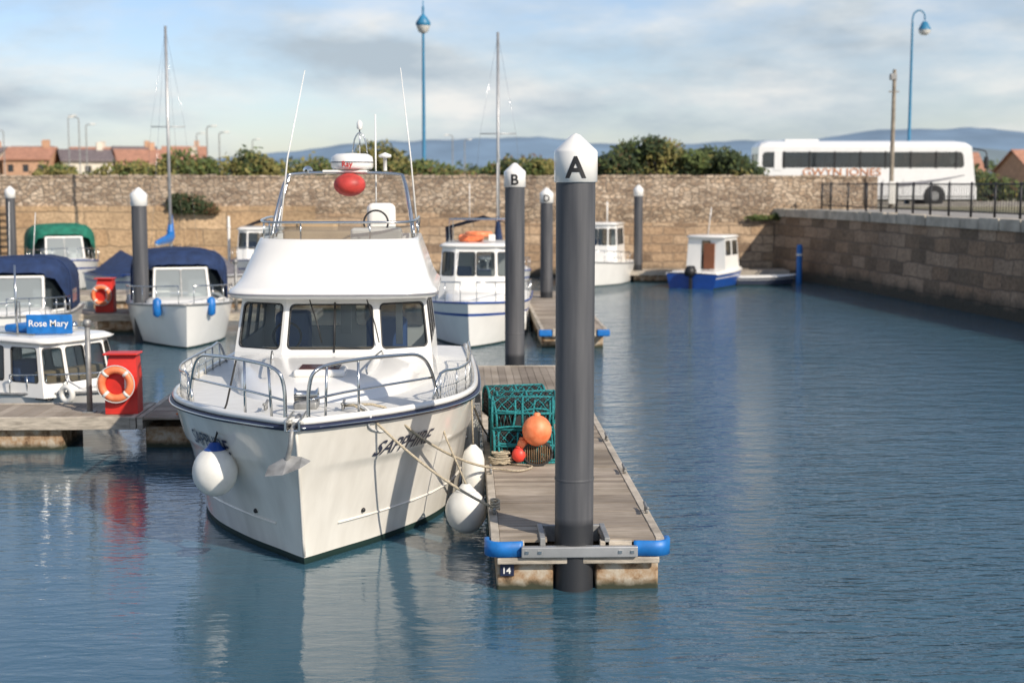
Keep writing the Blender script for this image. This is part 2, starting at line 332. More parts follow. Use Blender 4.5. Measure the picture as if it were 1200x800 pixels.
cc.color_ramp.elements[0].color=(.47,.55,.62,1); cc.color_ramp.elements[1].color=(.90,.89,.86,1)
x=cc.color_ramp.elements.new(.5); x.color=(.64,.70,.74,1); L.new(c2.outputs[0],cc.inputs[0])
b2=n.nodes.new('ShaderNodeBackground'); b2.inputs[1].default_value=1.0; L.new(cc.outputs[0],b2.inputs[0])
sp=n.nodes.new('ShaderNodeSeparateXYZ'); L.new(tc.outputs['Generated'],sp.inputs[0])
mr=n.nodes.new('ShaderNodeMapRange'); mr.inputs[1].default_value=.12; mr.inputs[2].default_value=.45; mr.inputs[3].default_value=.95; mr.inputs[4].default_value=.4; L.new(sp.outputs[2],mr.inputs[0])
mu=n.nodes.new('ShaderNodeMath'); mu.operation='MULTIPLY'; L.new(cr.outputs[0],mu.inputs[0]); L.new(mr.outputs[0],mu.inputs[1])
mx=n.nodes.new('ShaderNodeMixShader'); L.new(mu.outputs[0],mx.inputs[0]); L.new(b1.outputs[0],mx.inputs[1]); L.new(b2.outputs[0],mx.inputs[2]); L.new(mx.outputs[0],out.inputs[0])
sl=bpy.data.lights.new('sun','SUN'); sl.energy=4.9; sl.angle=R(.5); sl.color=(1,.90,.77)
so=bpy.data.objects.new('sun',sl); so.rotation_euler=(-SUN).to_track_quat('-Z','Y').to_euler(); so.location=(30,-30,60); col.objects.link(so)
sc.view_settings.view_transform='Standard'; sc.view_settings.look='None'; sc.view_settings.exposure=0
cam=bpy.data.cameras.new('camera'); co=bpy.data.objects.new('camera',cam); col.objects.link(co); sc.camera=co
co.location=(0,0,4.4); co.rotation_euler=(R(90-6.33),0,R(-1.89)); cam.lens=50; cam.sensor_width=36; cam.clip_end=12000
cam.dof.use_dof=True; cam.dof.focus_distance=17; cam.dof.aperture_fstop=1.15
# ------------------------------------------------------------------ WATER
m,n,b=nt('harbour_water'); L=n.links
b.inputs['Base Color'].default_value=(.035,.095,.135,1); b.inputs['Roughness'].default_value=.03; b.inputs['IOR'].default_value=1.7
g=n.nodes.new('ShaderNodeNewGeometry')
def nn(scale,st,det,rot=12):
    mp=n.nodes.new('ShaderNodeMapping'); mp.inputs['Scale'].default_value=st; mp.inputs['Rotation'].default_value=(0,0,R(rot)); L.new(g.outputs['Position'],mp.inputs[0])
    x=n.nodes.new('ShaderNodeTexNoise'); x.inputs['Scale'].default_value=scale; x.inputs['Detail'].default_value=det; x.inputs['Distortion'].default_value=.3; L.new(mp.outputs[0],x.inputs[0]); return x.outputs[0]
a1=nn(1.3,(.7,1.6,1),2); a2=nn(5.0,(.55,1.6,1),3,-8); a3=nn(16,(.6,1.5,1),3,20)
big=nn(.12,(1,.6,1),3)
mr=n.nodes.new('ShaderNodeMapRange'); mr.inputs[1].default_value=.35; mr.inputs[2].default_value=.65; mr.inputs[3].default_value=.5; mr.inputs[4].default_value=1.0; L.new(big,mr.inputs[0])
sx=n.nodes.new('ShaderNodeSeparateXYZ'); L.new(g.outputs['Position'],sx.inputs[0])
mq=n.nodes.new('ShaderNodeMapRange'); mq.inputs[1].default_value=-.5; mq.inputs[2].default_value=4.5; mq.inputs[3].default_value=.20; mq.inputs[4].default_value=1; L.new(sx.outputs[0],mq.inputs[0])
q=n.nodes.new('ShaderNodeMath'); q.operation='MULTIPLY'; L.new(mr.outputs[0],q.inputs[0]); L.new(mq.outputs[0],q.inputs[1])
prev=None
for hgt,dist in ((a1,.10),(a2,.06),(a3,.014)):
    p=n.nodes.new('ShaderNodeBump'); p.inputs['Distance'].default_value=dist; L.new(q.outputs[0],p.inputs['Strength']); L.new(hgt,p.inputs['Height'])
    if prev: L.new(prev.outputs[0],p.inputs['Normal'])
    prev=p
L.new(prev.outputs[0],b.inputs['Normal'])
WATER=m
mesh('water',[(-6000,-3000,0),(6000,-3000,0),(6000,68.2,0),(-6000,68.2,0)],[(0,1,2,3)],WATER)
# ------------------------------------------------------------------ LAND
QP=[(14.6,67.3),(15.0,66.2),(15.5,64),(16.2,60),(17.0,52),(17.8,45),(19,34),(20,20),(20.5,0),(20.5,-40)]
GROUND=mk('grass_ground',(.12,.13,.06),.95,scale=.2,var=.4,c2=(.2,.17,.1))
V=[(-6000,67.9,3.2),(6000,67.9,3.2),(6000,9000,3.2),(-6000,9000,3.2)];F=[(0,1,2,3)]
for i in range(1,len(QP)-1):
    k=len(V); V+=[(QP[i][0]+.02,min(QP[i][1],67.9),3.2),(QP[i+1][0]+.02,QP[i+1][1],3.2),(6000,QP[i+1][1],3.2),(6000,min(QP[i][1],67.9),3.2)]; F.append((k,k+1,k+2,k+3))
k=len(V); V+=[(14.8,67.9,3.2),(15.02,66.2,3.2),(6000,66.2,3.2),(6000,67.9,3.2)]; F.append((k,k+1,k+2,k+3))
mesh('ground',V,F,GROUND)
ASPH=mk('asphalt',(.055,.055,.058),.9,scale=2,var=.25,bump=.3)
PAVE=mk('quay_paving',(.3,.28,.25),.9,scale=1.5,var=.25,bump=.3)
V=[];F=[]
for i in range(1,len(QP)-1):
    k=len(V); V+=[(QP[i][0]+.5,QP[i][1],3.21),(QP[i+1][0]+.5,QP[i+1][1],3.21),(QP[i+1][0]+5,QP[i+1][1],3.21),(QP[i][0]+5,QP[i][1],3.21)]; F.append((k,k+1,k+2,k+3))
mesh('pavement',V,F,PAVE)
mesh('road',[(-200,74,3.206),(200,74,3.206),(200,84.5,3.206),(-200,84.5,3.206)],[(0,1,2,3)],ASPH)
boxes('road_markings',[(x,x+3,79.2,79.32,3.2105,3.213) for x in range(-60,80,8)],mk('road_paint',(.75,.75,.72),.7))
boxes('kerb',[(-200,200,73.8,73.98,3.1,3.33),(-200,200,84.55,84.7,3.1,3.33)],PAVE)
def ridge(name,Y,x0,x1,prof,c,seed,depth=600):
    n_=160; V=[];F=[]
    for i in range(n_+1):
        x=x0+(x1-x0)*i/n_; h=hermite(i/n_,[p[0] for p in prof],[p[1] for p in prof])
        h=max(0,h)*(1+.10*noise.noise(Vector((x*.004+seed,0,0)))+.05*noise.noise(Vector((x*.02,seed,0))))
        for j,(yy,k) in enumerate(((-depth,.0),(-depth*.55,.45),(-depth*.25,.8),(0,1),(depth,.0))):
            V.append((x,Y+yy,3.1+h*k*(1+.1*noise.noise(Vector((x*.006,j*1.3,seed))))))
    for i in range(n_):
        for j in range(4): a=i*5+j; F.append((a,a+5,a+6,a+1))
    return mesh(name,V,F,mk(name+'_haze_tint',c,1,var=.16,scale=.008),smooth=True)  # bluish aerial haze is painted into the hill colour itself
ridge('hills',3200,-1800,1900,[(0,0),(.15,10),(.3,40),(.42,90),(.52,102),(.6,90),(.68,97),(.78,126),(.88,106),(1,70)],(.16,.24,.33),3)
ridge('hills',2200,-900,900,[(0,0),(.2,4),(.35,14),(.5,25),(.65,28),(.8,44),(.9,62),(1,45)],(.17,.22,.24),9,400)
# ------------------------------------------------------------------ WALLS
RUB=wallstone('rubble_stone',0,'rubble',(.48,.40,.31),(.22,.17,.125),3.4,6.5)
RUBU=wallstone('rubble_stone_upper',0,'rubble',(.58,.50,.41),(.27,.21,.16),3.3,6.8)
BLK=wallstone('ashlar_blocks',0,'brick',(.50,.39,.28),(.23,.17,.12),1.05,.42)
OCH=wallstone('ochre_blocks',0,'brick',(.58,.44,.29),(.44,.33,.21),2.2,.8)
QUAY=wallstone('quay_blocks',1,'brick',(.36,.28,.21),(.17,.135,.10),1.3,.52,.7)
COPE=mk('coping_stone',(.46,.41,.33),.9,scale=2,var=.3,bump=.5)
hw=group('harbour_wall',(0,67,0))
box('ochre_base',-90,-7,0,.9,-2,3.35,OCH,hw); box('block_base_mid',-7,1.5,.03,.9,-2,3.0,BLK,hw); box('block_base',1.5,14.6,0.0,.9,-2,2.55,BLK,hw)
box('rubble_mid',-7,1.5,.06,.86,3.0,3.35,RUB,hw); box('rubble_lower',1.5,19,.08,.86,2.55,3.35,RUB,hw)
box('parapet',-90,19,.12,.62,3.35,4.66,RUBU,hw)
V=[];F=[];x=-90
while x<19:
    wd=random.uniform(.3,.6); h=random.uniform(.04,.10); k=len(V); V+=bv(x+.006,min(x+wd,19)-.006,.08,.66,4.66,4.72+h); F+=[tuple(i+k for i in f) for f in BF]; x+=wd
mesh('coping',V,F,RUBU,hw,bevel=.02)
box('wall_pier',18.96,19.5,0.0,.8,3.2,4.74,RUBU,hw)
boxes('ladder',[(-21.6,-21.55,-.12,-.06,-.5,3.4),(-21.1,-21.05,-.12,-.06,-.5,3.4)]+[(-21.6,-21.05,-.11,-.07,z*.3,z*.3+.04) for z in range(11)],IRON,hw)
qw=group('quay_wall',(17,55,0))
V=[];F=[]
for i,(x,y) in enumerate(QP):
    V+=[(x-17-.25,y-55,-2),(x-17,y-55,2.85)]
for i in range(len(QP)-1): F.append((2*i,2*i+1,2*i+3,2*i+2))
mesh('masonry_face',V,F,QUAY,qw)
V=[];F=[]
for i in range(len(QP)-1):
    (xa,ya),(xb,yb)=QP[i],QP[i+1]; nseg=max(1,int(math.hypot(xb-xa,yb-ya)/1.2))
    for s in range(nseg):
        t0=s/nseg+.004; t1=(s+1)/nseg-.004; jz=random.uniform(-.02,.03); jx=random.uniform(-.03,.03)
        pa=(xa+(xb-xa)*t0-17,ya+(yb-ya)*t0-55); pb=(xa+(xb-xa)*t1-17,ya+(yb-ya)*t1-55); k=len(V)
        for z in (2.85,3.225+jz): V+=[(pa[0]-.08+jx,pa[1],z),(pb[0]-.08+jx,pb[1],z),(pb[0]+.55,pb[1],z),(pa[0]+.55,pa[1],z)]
        F+=[tuple(q+k for q in f) for f in BF]
mesh('coping',V,F,COPE,qw,bevel=.02)
rl=group('quay_railing',(17,55,3.2)); FP=[(15.6+1.0,66),(16.5,64),(17.0,60),(17.8,52),(18.6,45),(19.7,34),(20.6,22)]
pts=[]
for i in range(len(FP)-1):
    a=Vector(FP[i]);b_=Vector(FP[i+1]); k=max(1,int((b_-a).length/1.6))
    pts+=[a+(b_-a)*j/k for j in range(k)]
LL=[];LP=[];LB=[]
for p in pts: LP.append([(p.x-17,p.y-55,0),(p.x-17,p.y-55,1.25)])
for z in (1.18,.2): LL.append([(p.x-17,p.y-55,z) for p in pts])
for i in range(len(pts)-1):
    for j in range(1,9):
        p=pts[i].lerp(pts[i+1],j/9); LB.append([(p.x-17,p.y-55,.2),(p.x-17,p.y-55,1.18)])
tubes('rails',LL,.03,IRON,rl); tubes('posts',LP,.045,IRON,rl); tubes('bars',LB,.011,IRON,rl,n=4)
# ------------------------------------------------------------------ FOLIAGE
LG=[mk('leaf_green',(.085,.115,.03),.8,var=.3,scale=1),mk('leaf_dark',(.035,.055,.02),.85,var=.3,scale=1),mk('leaf_yellow',(.19,.17,.05),.8,var=.3,scale=1),mk('leaf_rust',(.12,.07,.032),.8,var=.3,scale=1)]
BARK=mk('bark',(.09,.07,.05),.9)
def foliage(name,loc,clumps,n,size,wts,stems=True):
    g=group(name,loc); V=[];F=[];I=[]
    per=max(10,n//len(clumps))
    for c in clumps:
        cx,cy,cz,rx,ry,rz=c; fav=random.choices(range(4),wts)[0]
        for _ in range(per):
            d=Vector((random.gauss(0,1),random.gauss(0,1),random.gauss(0,1))).normalized()
            rr=random.random()**.35*(1+.45*noise.noise(d*2.5+Vector((cx,cy,cz))))
            p=Vector((cx+d.x*rx*rr,cy+d.y*ry*rr,cz+d.z*rz*rr))
            if p.z<0: continue
            u=Vector((random.gauss(0,1),random.gauss(0,1),random.gauss(0,1))).normalized(); v=u.orthogonal().normalized(); s=size*random.uniform(.5,1.3)
            k=len(V); V+=[p-u*s,p+v*s*.5,p+u*s,p-v*s*.5]; F.append((k,k+1,k+2,k+3))
            I.append(fav if random.random()<.7 else random.choices(range(4),wts)[0])
    mesh('foliage',V,F,LG,g,mi=I)
    if stems:
        LL=[]
        for c in clumps:
            LL.append([(c[0]*.7,c[1]*.7,-.1),(c[0]*.85,c[1]*.9,c[2]*.5),(c[0],c[1],c[2]+c[5]*.5)])
        tubes('stems',LL,.05,BARK,g,n=5,sm=3)
    return g
def clumpline(x0,x1,hfun,ry,n):
    L_=[]
    for i in range(n):
        x=x0+(x1-x0)*(i+.5)/n+random.uniform(-.3,.3); h=hfun((x-x0)/(x1-x0)); r=random.uniform(.5,1.0)
        L_.append((x,random.uniform(-ry,ry),h-r*.8,r*1.1,r,r*.9)); L_.append((x+random.uniform(-.4,.4),random.uniform(-ry,ry),h*.45,r*1.2,r,max(.5,h*.45)))
    return L_
foliage('bush',(10.4,71.6,3.2),clumpline(-3.6,0.2,lambda t:3.0+.75*math.sin(t*3.0)-.6*(1-t),.8,9),9000,.13,(5,4,2,1))
foliage('bush',(12.4,71.2,3.2),clumpline(-1.6,2.1,lambda t:2.7+.5*math.sin(t*3.1)-.5*t,.7,8),8000,.13,(6,4,2,0))
foliage('bush',(4.5,72,3.2),clumpline(-3.4,2.6,lambda t:2.1+.7*math.sin(t*6)*.4+.5*t,.7,11),9000,.13,(4,1,6,1))
foliage('bush',(-1.6,72,3.2),clumpline(-2.5,2.5,lambda t:2.1+.3*math.sin(t*5),.6,8),5000,.13,(5,2,5,1))
foliage('tree',(-4.9,78,3.2),[(0,0,2.6,1.2,.9,.9),(.9,0,2.4,1,.8,.7),(-.9,0,2.2,.9,.8,.7),(.2,0,1.4,1.2,.8,.8)],4000,.14,(4,4,1,1))
for (x,wd,h) in ((-20.0,5,2.0),(-13.2,5,2.7),(-15.8,4,2.1),(-9.3,4,2.3),(-33,4,1.7)):
    foliage('hedge',(x,76,3.2),clumpline(-wd/2,wd/2,lambda t:h+.3*math.sin(t*9),.6,7),4000,.14,(5,2,6,0))
foliage('wall_ivy',(-12.75,66.85,3.0),[(0,-.05,.35,.9,.3,.55),(-.5,0,.5,.6,.25,.45),(.5,0,.2,.7,.25,.4),(.9,0,-.0+.15,.4,.2,.25)],3500,.09,(0,4,0,3),False)
foliage('weeds',(13.9,66.75,2.6),[(0,0,.2,.7,.15,.12),(1.0,0,.25,.5,.15,.2)],900,.09,(5,1,2,0),False)
foliage('tree_line',(0,400,3.2),[(x+random.uniform(-6,6),random.uniform(-20,20),random.uniform(1,4),random.uniform(8,16),8,random.uniform(2,6)) for x in range(-180,200,12)],16000,1.0,(4,4,2,1),False)
foliage('hedge',(34,92,3.2),clumpline(-5,6,lambda t:2.0+.8*math.sin(t*7),1,10),5000,.2,(3,2,3,2))
# ------------------------------------------------------------------ HOUSES
ROOFT=mk('terracotta_tiles',(.40,.2,.13),.85,var=.25,scale=2,bump=.4); SLATE=mk('roof_slate',(.16,.13,.13),.8,var=.25,scale=2)
BRK=mk('orange_brick',(.50,.30,.19),.9,var=.2,scale=3); REND=mk('cream_render',(.66,.6,.5),.9)
def house(x,y,w_,d,h,rh,wall,roof,rz=0,nm='terraced_house'):
    g=group(nm,(x,y,3.2),rz)
    wn=[((i+.3)/3,(i+.7)/3,v,v+.22) for i in range(3) for v in (.15,.6)]
    panel('front_wall',(-w_/2,-d/2,0),(w_/2,-d/2,0),(w_/2,-d/2,h),(-w_/2,-d/2,h),wn,.02,.1,wall,BUSGL,g)
    V=[(-w_/2,-d/2,0),(-w_/2,d/2,0),(-w_/2,d/2,h),(-w_/2,0,h+rh),(-w_/2,-d/2,h),(w_/2,-d/2,0),(w_/2,d/2,0),(w_/2,d/2,h),(w_/2,0,h+rh),(w_/2,-d/2,h)]
    mesh('walls',V,[(0,4,3,2,1),(5,6,7,8,9),(1,2,7,6)],wall,g)
    e=.35
    V=[(-w_/2-e,-d/2-e,h-.15),(w_/2+e,-d/2-e,h-.15),(w_/2+e,0,h+rh+.05),(-w_/2-e,0,h+rh+.05),(w_/2+e,d/2+e,h-.15),(-w_/2-e,d/2+e,h-.15)]
    o=mesh('roof',V,[(0,1,2,3),(3,2,4,5)],roof,g); s=o.modifiers.new('s','SOLIDIFY'); s.thickness=.15
    box('chimney',w_*.25,w_*.25+.8,-.4,.4,h+rh*.5,h+rh+1,wall,g)
for i,(x,w_,h,rh,wl,rf) in enumerate(((-74,8,4.6,1.7,REND,ROOFT),(-65,6,4.4,1.5,REND,SLATE),(-58.5,6,4.6,1.6,BRK,ROOFT),(-52,6.5,4.4,1.5,REND,SLATE),(-45.5,6,4.5,1.5,BRK,ROOFT),(-39,6,3.9,1.4,REND,ROOFT),(-84,9,4.8,1.8,BRK,ROOFT))):
    house(x*1.02,200+random.uniform(-6,8),w_,8,h,rh,wl,rf,random.uniform(-25,25))
for x in (-74,-67,-60,-53,-46,-39): house(x*1.25,256+random.uniform(-5,5),7,8,5.6,2.0,random.choice((BRK,REND)),random.choice((ROOFT,SLATE)),random.uniform(-25,25))
for (x,y) in ((70,170),(80,176),(62,185)): house(x,y,9,8,2.8,2.4,BRK,ROOFT,random.uniform(-20,20))
# ------------------------------------------------------------------ STREET LAMPS
def lamp(x,y,h,style,par_m=LAMPB,z0=3.2,hd=1):
    g=group('street_lamp',(x,y,z0))
    if style=='arm': lathe('column',[(.1,0),(.09,1.3),(.06,1.45),(.05,h-.1)],par_m,g,n=8)
    else: lathe('column',[(.16,0),(.16,1.3),(.10,1.45),(.085,h*.5),(.06,h-.2)],par_m,g,n=12)
    if style=='crook':
        P=[(0,0,h-.2),(0,0,h+.05),(.12,0,h+.38),(.42,0,h+.5),(.66,0,h+.3),(.7,0,h-.05)]
        tube('swan_neck',P,.045,par_m,g,sm=5)
        lathe('lamp_head',[(.01,-.1),(.13,-.12),(.33,-.5),(.36,-.58)],par_m,g,(.7,0,h),n=16)
        lathe('diffuser',[(.34,-.58),(.3,-.75),(.15,-.86),(.01,-.88)],FEND,g,(.7,0,h),n=16)
    elif style=='top':
        lathe('lamp_head',[(.1,-1.45),(.36,-1.2),(.4,-1.05),(.2,-.75),(.06,-.6)],par_m,g,(0,0,h),n=16)
        lathe('diffuser',[(.05,-1.6),(.25,-1.5),(.36,-1.2)],FEND,g,(0,0,h),n=16)
        tube('finial',[(0,0,h-.7),(0,0,h+.1)],.03,par_m,g)
    else:
        tube('arm',[(0,0,h-.2),(0.08*hd,0,h),(.45*hd,0,h+.05)],.04,par_m,g,sm=3)
        a=sorted((.4*hd,.85*hd)); box('lantern',a[0],a[1],-.12,.12,h+.0,h+.13,FEND,g,.03)
lamp(-2.15,76,10.6,'top'); lamp(25.3,81,10.4,'crook')
g=group('utility_pole',(20.9,69.5,3.2)); lathe('pole',[(.12,0),(.09,6.7)],mk('weathered_pole',(.28,.24,.19),.9,var=.3),g,n=10); box('lamp_box',-.22,.1,-.12,.12,6.2,6.5,GALV,g,.03); box('insulator',-.25,.25,-.04,.04,5.6,5.68,GALV,g); box('meter_box',-.2,.2,-.3,-.14,.2,1.3,WHITE,g,.03)
for (px,y,t) in ((16,150,155),(90,150,138),(102,120,140),(110,130,148),(236,140,158),(248,120,150),(262,120,157),(300,150,165),(531,150,160),(545,170,165)):
    x=(px-545)/1667*y; h=1.2+(215-t)*y/1667
    lamp(x,y,h,'arm',GALV,hd=random.choice((1,-1)))
# ------------------------------------------------------------------ COACH
def coach(x,y,rz):
    g=group('coach',(x,y,3.22),rz); Wh=mk('coach_white_paint',(.8,.8,.78),.2,var=.03,coat=.4); L2=6.1
    zt=3.2
    panel('near_side',(-L2,-1.25,.32),(L2,-1.25,.32),(L2-.35,-1.22,zt),(-L2+.1,-1.22,zt),[(.02,.955,.60,.90)],.2,.03,Wh,BUSGL,g,BLACK)
    panel('far_side',(L2,1.25,.32),(-L2,1.25,.32),(-L2+.1,1.22,zt),(L2-.35,1.22,zt),[(.045,.98,.60,.90)],.2,.03,Wh,BUSGL,g,BLACK)
    boxes('window_pillars',[(xx-.04,xx+.04,s*1.235-.012,s*1.235+.012,2.0,2.95) for xx in (-4.6,-3.2,-1.8,-.4,1.0,2.4,3.8,4.9) for s in (-1,1)],BLACK,g)
    box('rear_pillar',-5.15,-4.72,-1.262,-1.236,1.9,2.96,Wh,g)
    panel('front',(L2,-1.25,.32),(L2,1.25,.32),(L2-.35,1.22,zt),(L2-.35,-1.22,zt),[(.04,.96,.34,.93)],.15,.03,Wh,BUSGL,g,BLACK)
    panel('rear',(-L2,1.25,.32),(-L2,-1.25,.32),(-L2+.1,-1.22,zt),(-L2+.1,1.22,zt),[(.1,.9,.55,.86)],.15,.03,Wh,BUSGL,g,BLACK)
    rings=[]
    for xx,k in ((-L2+.1,.0),(-L2+.25,.8),(-L2+.7,1),(L2-1.2,1),(L2-.6,.8),(L2-.35,0)):
        rings.append([(xx,1.22*math.cos(math.pi*i/12),zt+.36*k*math.sin(math.pi*i/12)**.6) for i in range(13)])
    loft('roof',rings,Wh,g,closed=False)
    box('roof_pod',-4.5,-2.6,-.7,.7,3.5,3.62,Wh,g,.05); box('floor',-L2+.1,L2-.1,-1.2,1.2,.35,.6,DARKIN,g); box('underside',-L2+.2,L2-.2,-1.1,1.1,.22,.3,BLACK,g)
    boxes('seats',[(x_,x_+.12,s*.65-.4,s*.65+.4,.6,2.3) for x_ in np.arange(-5.2,5.2,.85) for s in (-1,1)],mk('seat_moquette',(.05,.07,.16),.9),g)
    for xx in (-3.4,-2.1,3.75):
        for s in (-1,1):
            cyl('wheel_arch',(xx,s*1.255,.5),(xx,s*1.262,.5),.6,.6,BLACK,g)
            cyl('wheel',(xx,s*1.0,.49),(xx,s*1.29,.49),.49,.47,TYRE,g); cyl('hub',(xx,s*1.29,.49),(xx,s*1.31,.49),.26,.24,GALV,g)
    V,F=textVF('GWYN JONES',.56,.0); mesh('lettering',[(v.x*1.25-1.4,-1.276,1.76+v.y) for v in V],F,mk('orange_lettering',(.5,.17,.03),.5),g)
    V=[];F=[]
    for i in range(21):
        t=i/20; xx=1.2+4.2*t; zc=1.1+.55*t**1.6; V+=[(xx,-1.266,zc-.12*(1-t)-.02),(xx,-1.266,zc+.1*(1-t)+.02)]
    for i in range(20): F.append((2*i,2*i+2,2*i+3,2*i+1))
    mesh('livery_swoosh',V,F,mk('grey_livery',(.25,.25,.27),.4),g)
    box('lower_stripe',-L2+.2,L2-.1,-1.262,-1.256,.42,.5,GALV,g)
    boxes('locker_seams',[(xx-.008,xx+.008,-1.2545,-1.2515,.6,1.4) for xx in (-5.2,-4.2,-1.3,-.2,.9,2.0,3.0,4.6)],BLACK,g)
    for s in (-1,1):
        tube('mirror_arm',[(L2-.3,s*1.2,3.1),(L2+.35,s*1.4,2.95),(L2+.4,s*1.45,2.6)],.035,BLACK,g,sm=3); box('mirror',L2+.3,L2+.48,s*1.45-.12,s*1.45+.12,2.0,2.65,BLACK,g,.04)
    for i,yy in enumerate((-.85,.85)): box('headlamp',L2-.02,L2+.03,yy-.25,yy+.25,.75,.98,FEND,g,.03)
coach(22.3,79.8,-2)
# ------------------------------------------------------------------ PERSON
def person(x,y,z):
    pts=[((0,0,.95),.13),((0,0,1.15),.125),((0,0,1.36),.14),((0,0,1.46),.065),((0,-.01,1.53),.06),((0,-.02,1.62),.095),((0,-.01,1.70),.08),
     ((-.18,0,1.38),.065),((-.24,.02,1.12),.05),((-.24,-.06,.9),.04),((-.24,-.1,.82),.035),((.18,0,1.38),.065),((.24,.02,1.12),.05),((.24,-.06,.9),.04),((.24,-.1,.82),.035),
     ((-.1,0,.86),.1),((-.11,-.08,.48),.07),((-.11,.02,.09),.045),((-.11,-.12,.04),.04),((.1,0,.86),.1),((.11,.06,.48),.07),((.11,.14,.09),.045),((.11,.02,.04),.04)]
    E=[(0,1),(1,2),(2,3),(3,4),(4,5),(5,6),(2,7),(7,8),(8,9),(9,10),(2,11),(11,12),(12,13),(13,14),(0,15),(15,16),(16,17),(17,18),(0,19),(19,20),(20,21),(21,22)]
    me=bpy.data.meshes.new('p'); bm=bmesh.new(); lay=bm.verts.layers.skin.verify(); vs=[]
    for i,(p,r) in enumerate(pts):
        v=bm.verts.new(p); v[lay].radius=(r,r); v[lay].use_root=(i==0); vs.append(v)
    for a,b_ in E: bm.edges.new((vs[a],vs[b_]))
    bm.to_mesh(me); bm.free(); o=bpy.data.objects.new('p',me); col.objects.link(o)
    o.modifiers.new('s','SKIN'); o.modifiers.new('ss','SUBSURF').levels=1
    bpy.context.view_layer.update(); m2=bpy.data.meshes.new_from_object(o.evaluated_get(bpy.context.evaluated_depsgraph_get())); bpy.data.objects.remove(o)
    for mm in (mk('dark_coat',(.03,.035,.05),.9),mk('skin',(.5,.3,.22),.6),mk('jeans',(.05,.07,.13),.9),mk('hair',(.05,.03,.02),.8)): m2.materials.append(mm)
    for p in m2.polygons:
        c=p.center; p.use_smooth=True
        p.material_index=3 if c.z>1.66 or (c.z>1.55 and c.y>.02) else 1 if c.z>1.47 or (abs(c.x)>.18 and c.z<.9) else 0 if c.z>.85 else 2
    g=group('pedestrian',(x,y,z)); ob=bpy.data.objects.new('figure',m2); col.objects.link(ob); ob.parent=g
person(19.45,68.6,3.2)
# ------------------------------------------------------------------ PILES
def pile(x,y,top,r=.21,letter=None):
    g=group('mooring_pile',(x,y,0))
    lathe('sleeve',[(r,-3),(r,top-.5)],PILE,g,n=48)
    lathe('sleeve_joint',[(r+.002,1.2),(r+.007,1.215),(r+.002,1.23)],PILE,g,n=48)
    lathe('cap',[(r,top-.52),(r+.022,top-.51),(r+.022,top-.2),(r+.012,top-.18),(.05,top-.02),(.001,top)],WHITE,g,n=48)
    if letter:
        V,F=textVF(letter,.31,.008,.02); rr=r+.027; a0=math.atan2(-y,-x)
        mesh('letter',[(rr*math.cos(a0+v.x/rr),rr*math.sin(a0+v.x/rr),top-.36+v.y) for v in V],F,BLACK,g)
pile(1.18,15.2,4.93,.21,'A'); pile(1.06,30.3,4.84,.21,'B'); pile(2.75,48,4.27,.21,'D'); pile(7.8,64,4.35,.2); pile(-9.05,40,4.3,.21); pile(-19.5,62,4.3,.2)
# ------------------------------------------------------------------ PONTOONS
def pontoon(name,x0,x1,y0,y1,along='y',z=.56,floats=None,skipfront=None):
    g=group(name,((x0+x1)/2,(y0+y1)/2,0)); cx,cy=(x0+x1)/2,(y0+y1)/2; hx=(x1-x0)/2; hy=(y1-y0)/2
    B_=[]
    if along=='y':
        t=-hy
        while t<hy-.01:
            b2=min(t+.138,hy)
            jz=random.uniform(-.003,.003)
            if skipfront and t<-hy+skipfront[2]:
                B_.append((-hx+.1,skipfront[0]-cx,t,b2,z-.035,z+jz)); B_.append((skipfront[1]-cx,hx-.1,t,b2,z-.035,z+jz))
            else: B_.append((-hx+.1,hx-.1,t,b2-0,z-.035,z+jz))
            t+=.146
    else:
        t=-hx
        while t<hx-.01:
            B_.append((t,min(t+.138,hx),-hy+.1,hy-.1,z-.035,z+random.uniform(-.003,.003))); t+=.146
    boxes('deck_planks',B_,PLANK,g)
    boxes('edge_timbers',[(-hx,-hx+.095,-hy,hy,z-.2,z+.012),(hx-.095,hx,-hy,hy,z-.2,z+.012)]+([] if along=='y' else [(-hx+.096,hx-.096,-hy,-hy+.095,z-.2,z+.012),(-hx+.096,hx-.096,hy-.095,hy,z-.2,z+.012)]),TIMBER,g,.008)
    if not floats:
        if along=='y': floats=[(-hx+.06,hx-.06,-hy+.34+i*3.4,-hy+.34+i*3.4+2.3) for i in range(int((2*hy-1)/3.4)+1) if -hy+.34+i*3.4+2.3<hy]
        else: floats=[(-hx+.3+i*3.6,-hx+.3+i*3.6+2.2,-hy+.15,hy-.15) for i in range(int(2*hx/3.6)) if -hx+.3+i*3.6+2.2<hx]
    boxes('floats',[(a,b_,c,d,-.35,z-.205) for a,b_,c,d in floats],CONC,g,.03)
    return g,cx,cy,hx,hy
g,cx,cy,hx,hy=pontoon('finger_pontoon',.27,2.16,15.12,26.1,skipfront=(.88,1.48,.5))
Z=.56
boxes('front_float_blocks',[(-hx+.06,.95-cx,-hy+.0,-hy+.33,-.35,Z-.206),(1.41-cx,hx-.06,-hy+.0,-hy+.33,-.35,Z-.206)],CONC,g,.03)
boxes('end_beam',[(-hx+.36,.94-.35-cx+.0,-hy-.07,-hy+.02,Z-.2,Z-.01),(1.0-cx+.45,hx-.36,-hy-.07,-hy+.02,Z-.2,Z-.01)],TIMBER,g,.01)
boxes('pile_guide_plate',[(-.62,.64,-hy-.16,-hy-.075,Z-.17,Z-.05)],ALU,g,.012)
boxes('timber_front',[(-.88,.88,-hy-.11,-hy-.072,Z-.25,Z-.18)],TIMBER,g,.01)
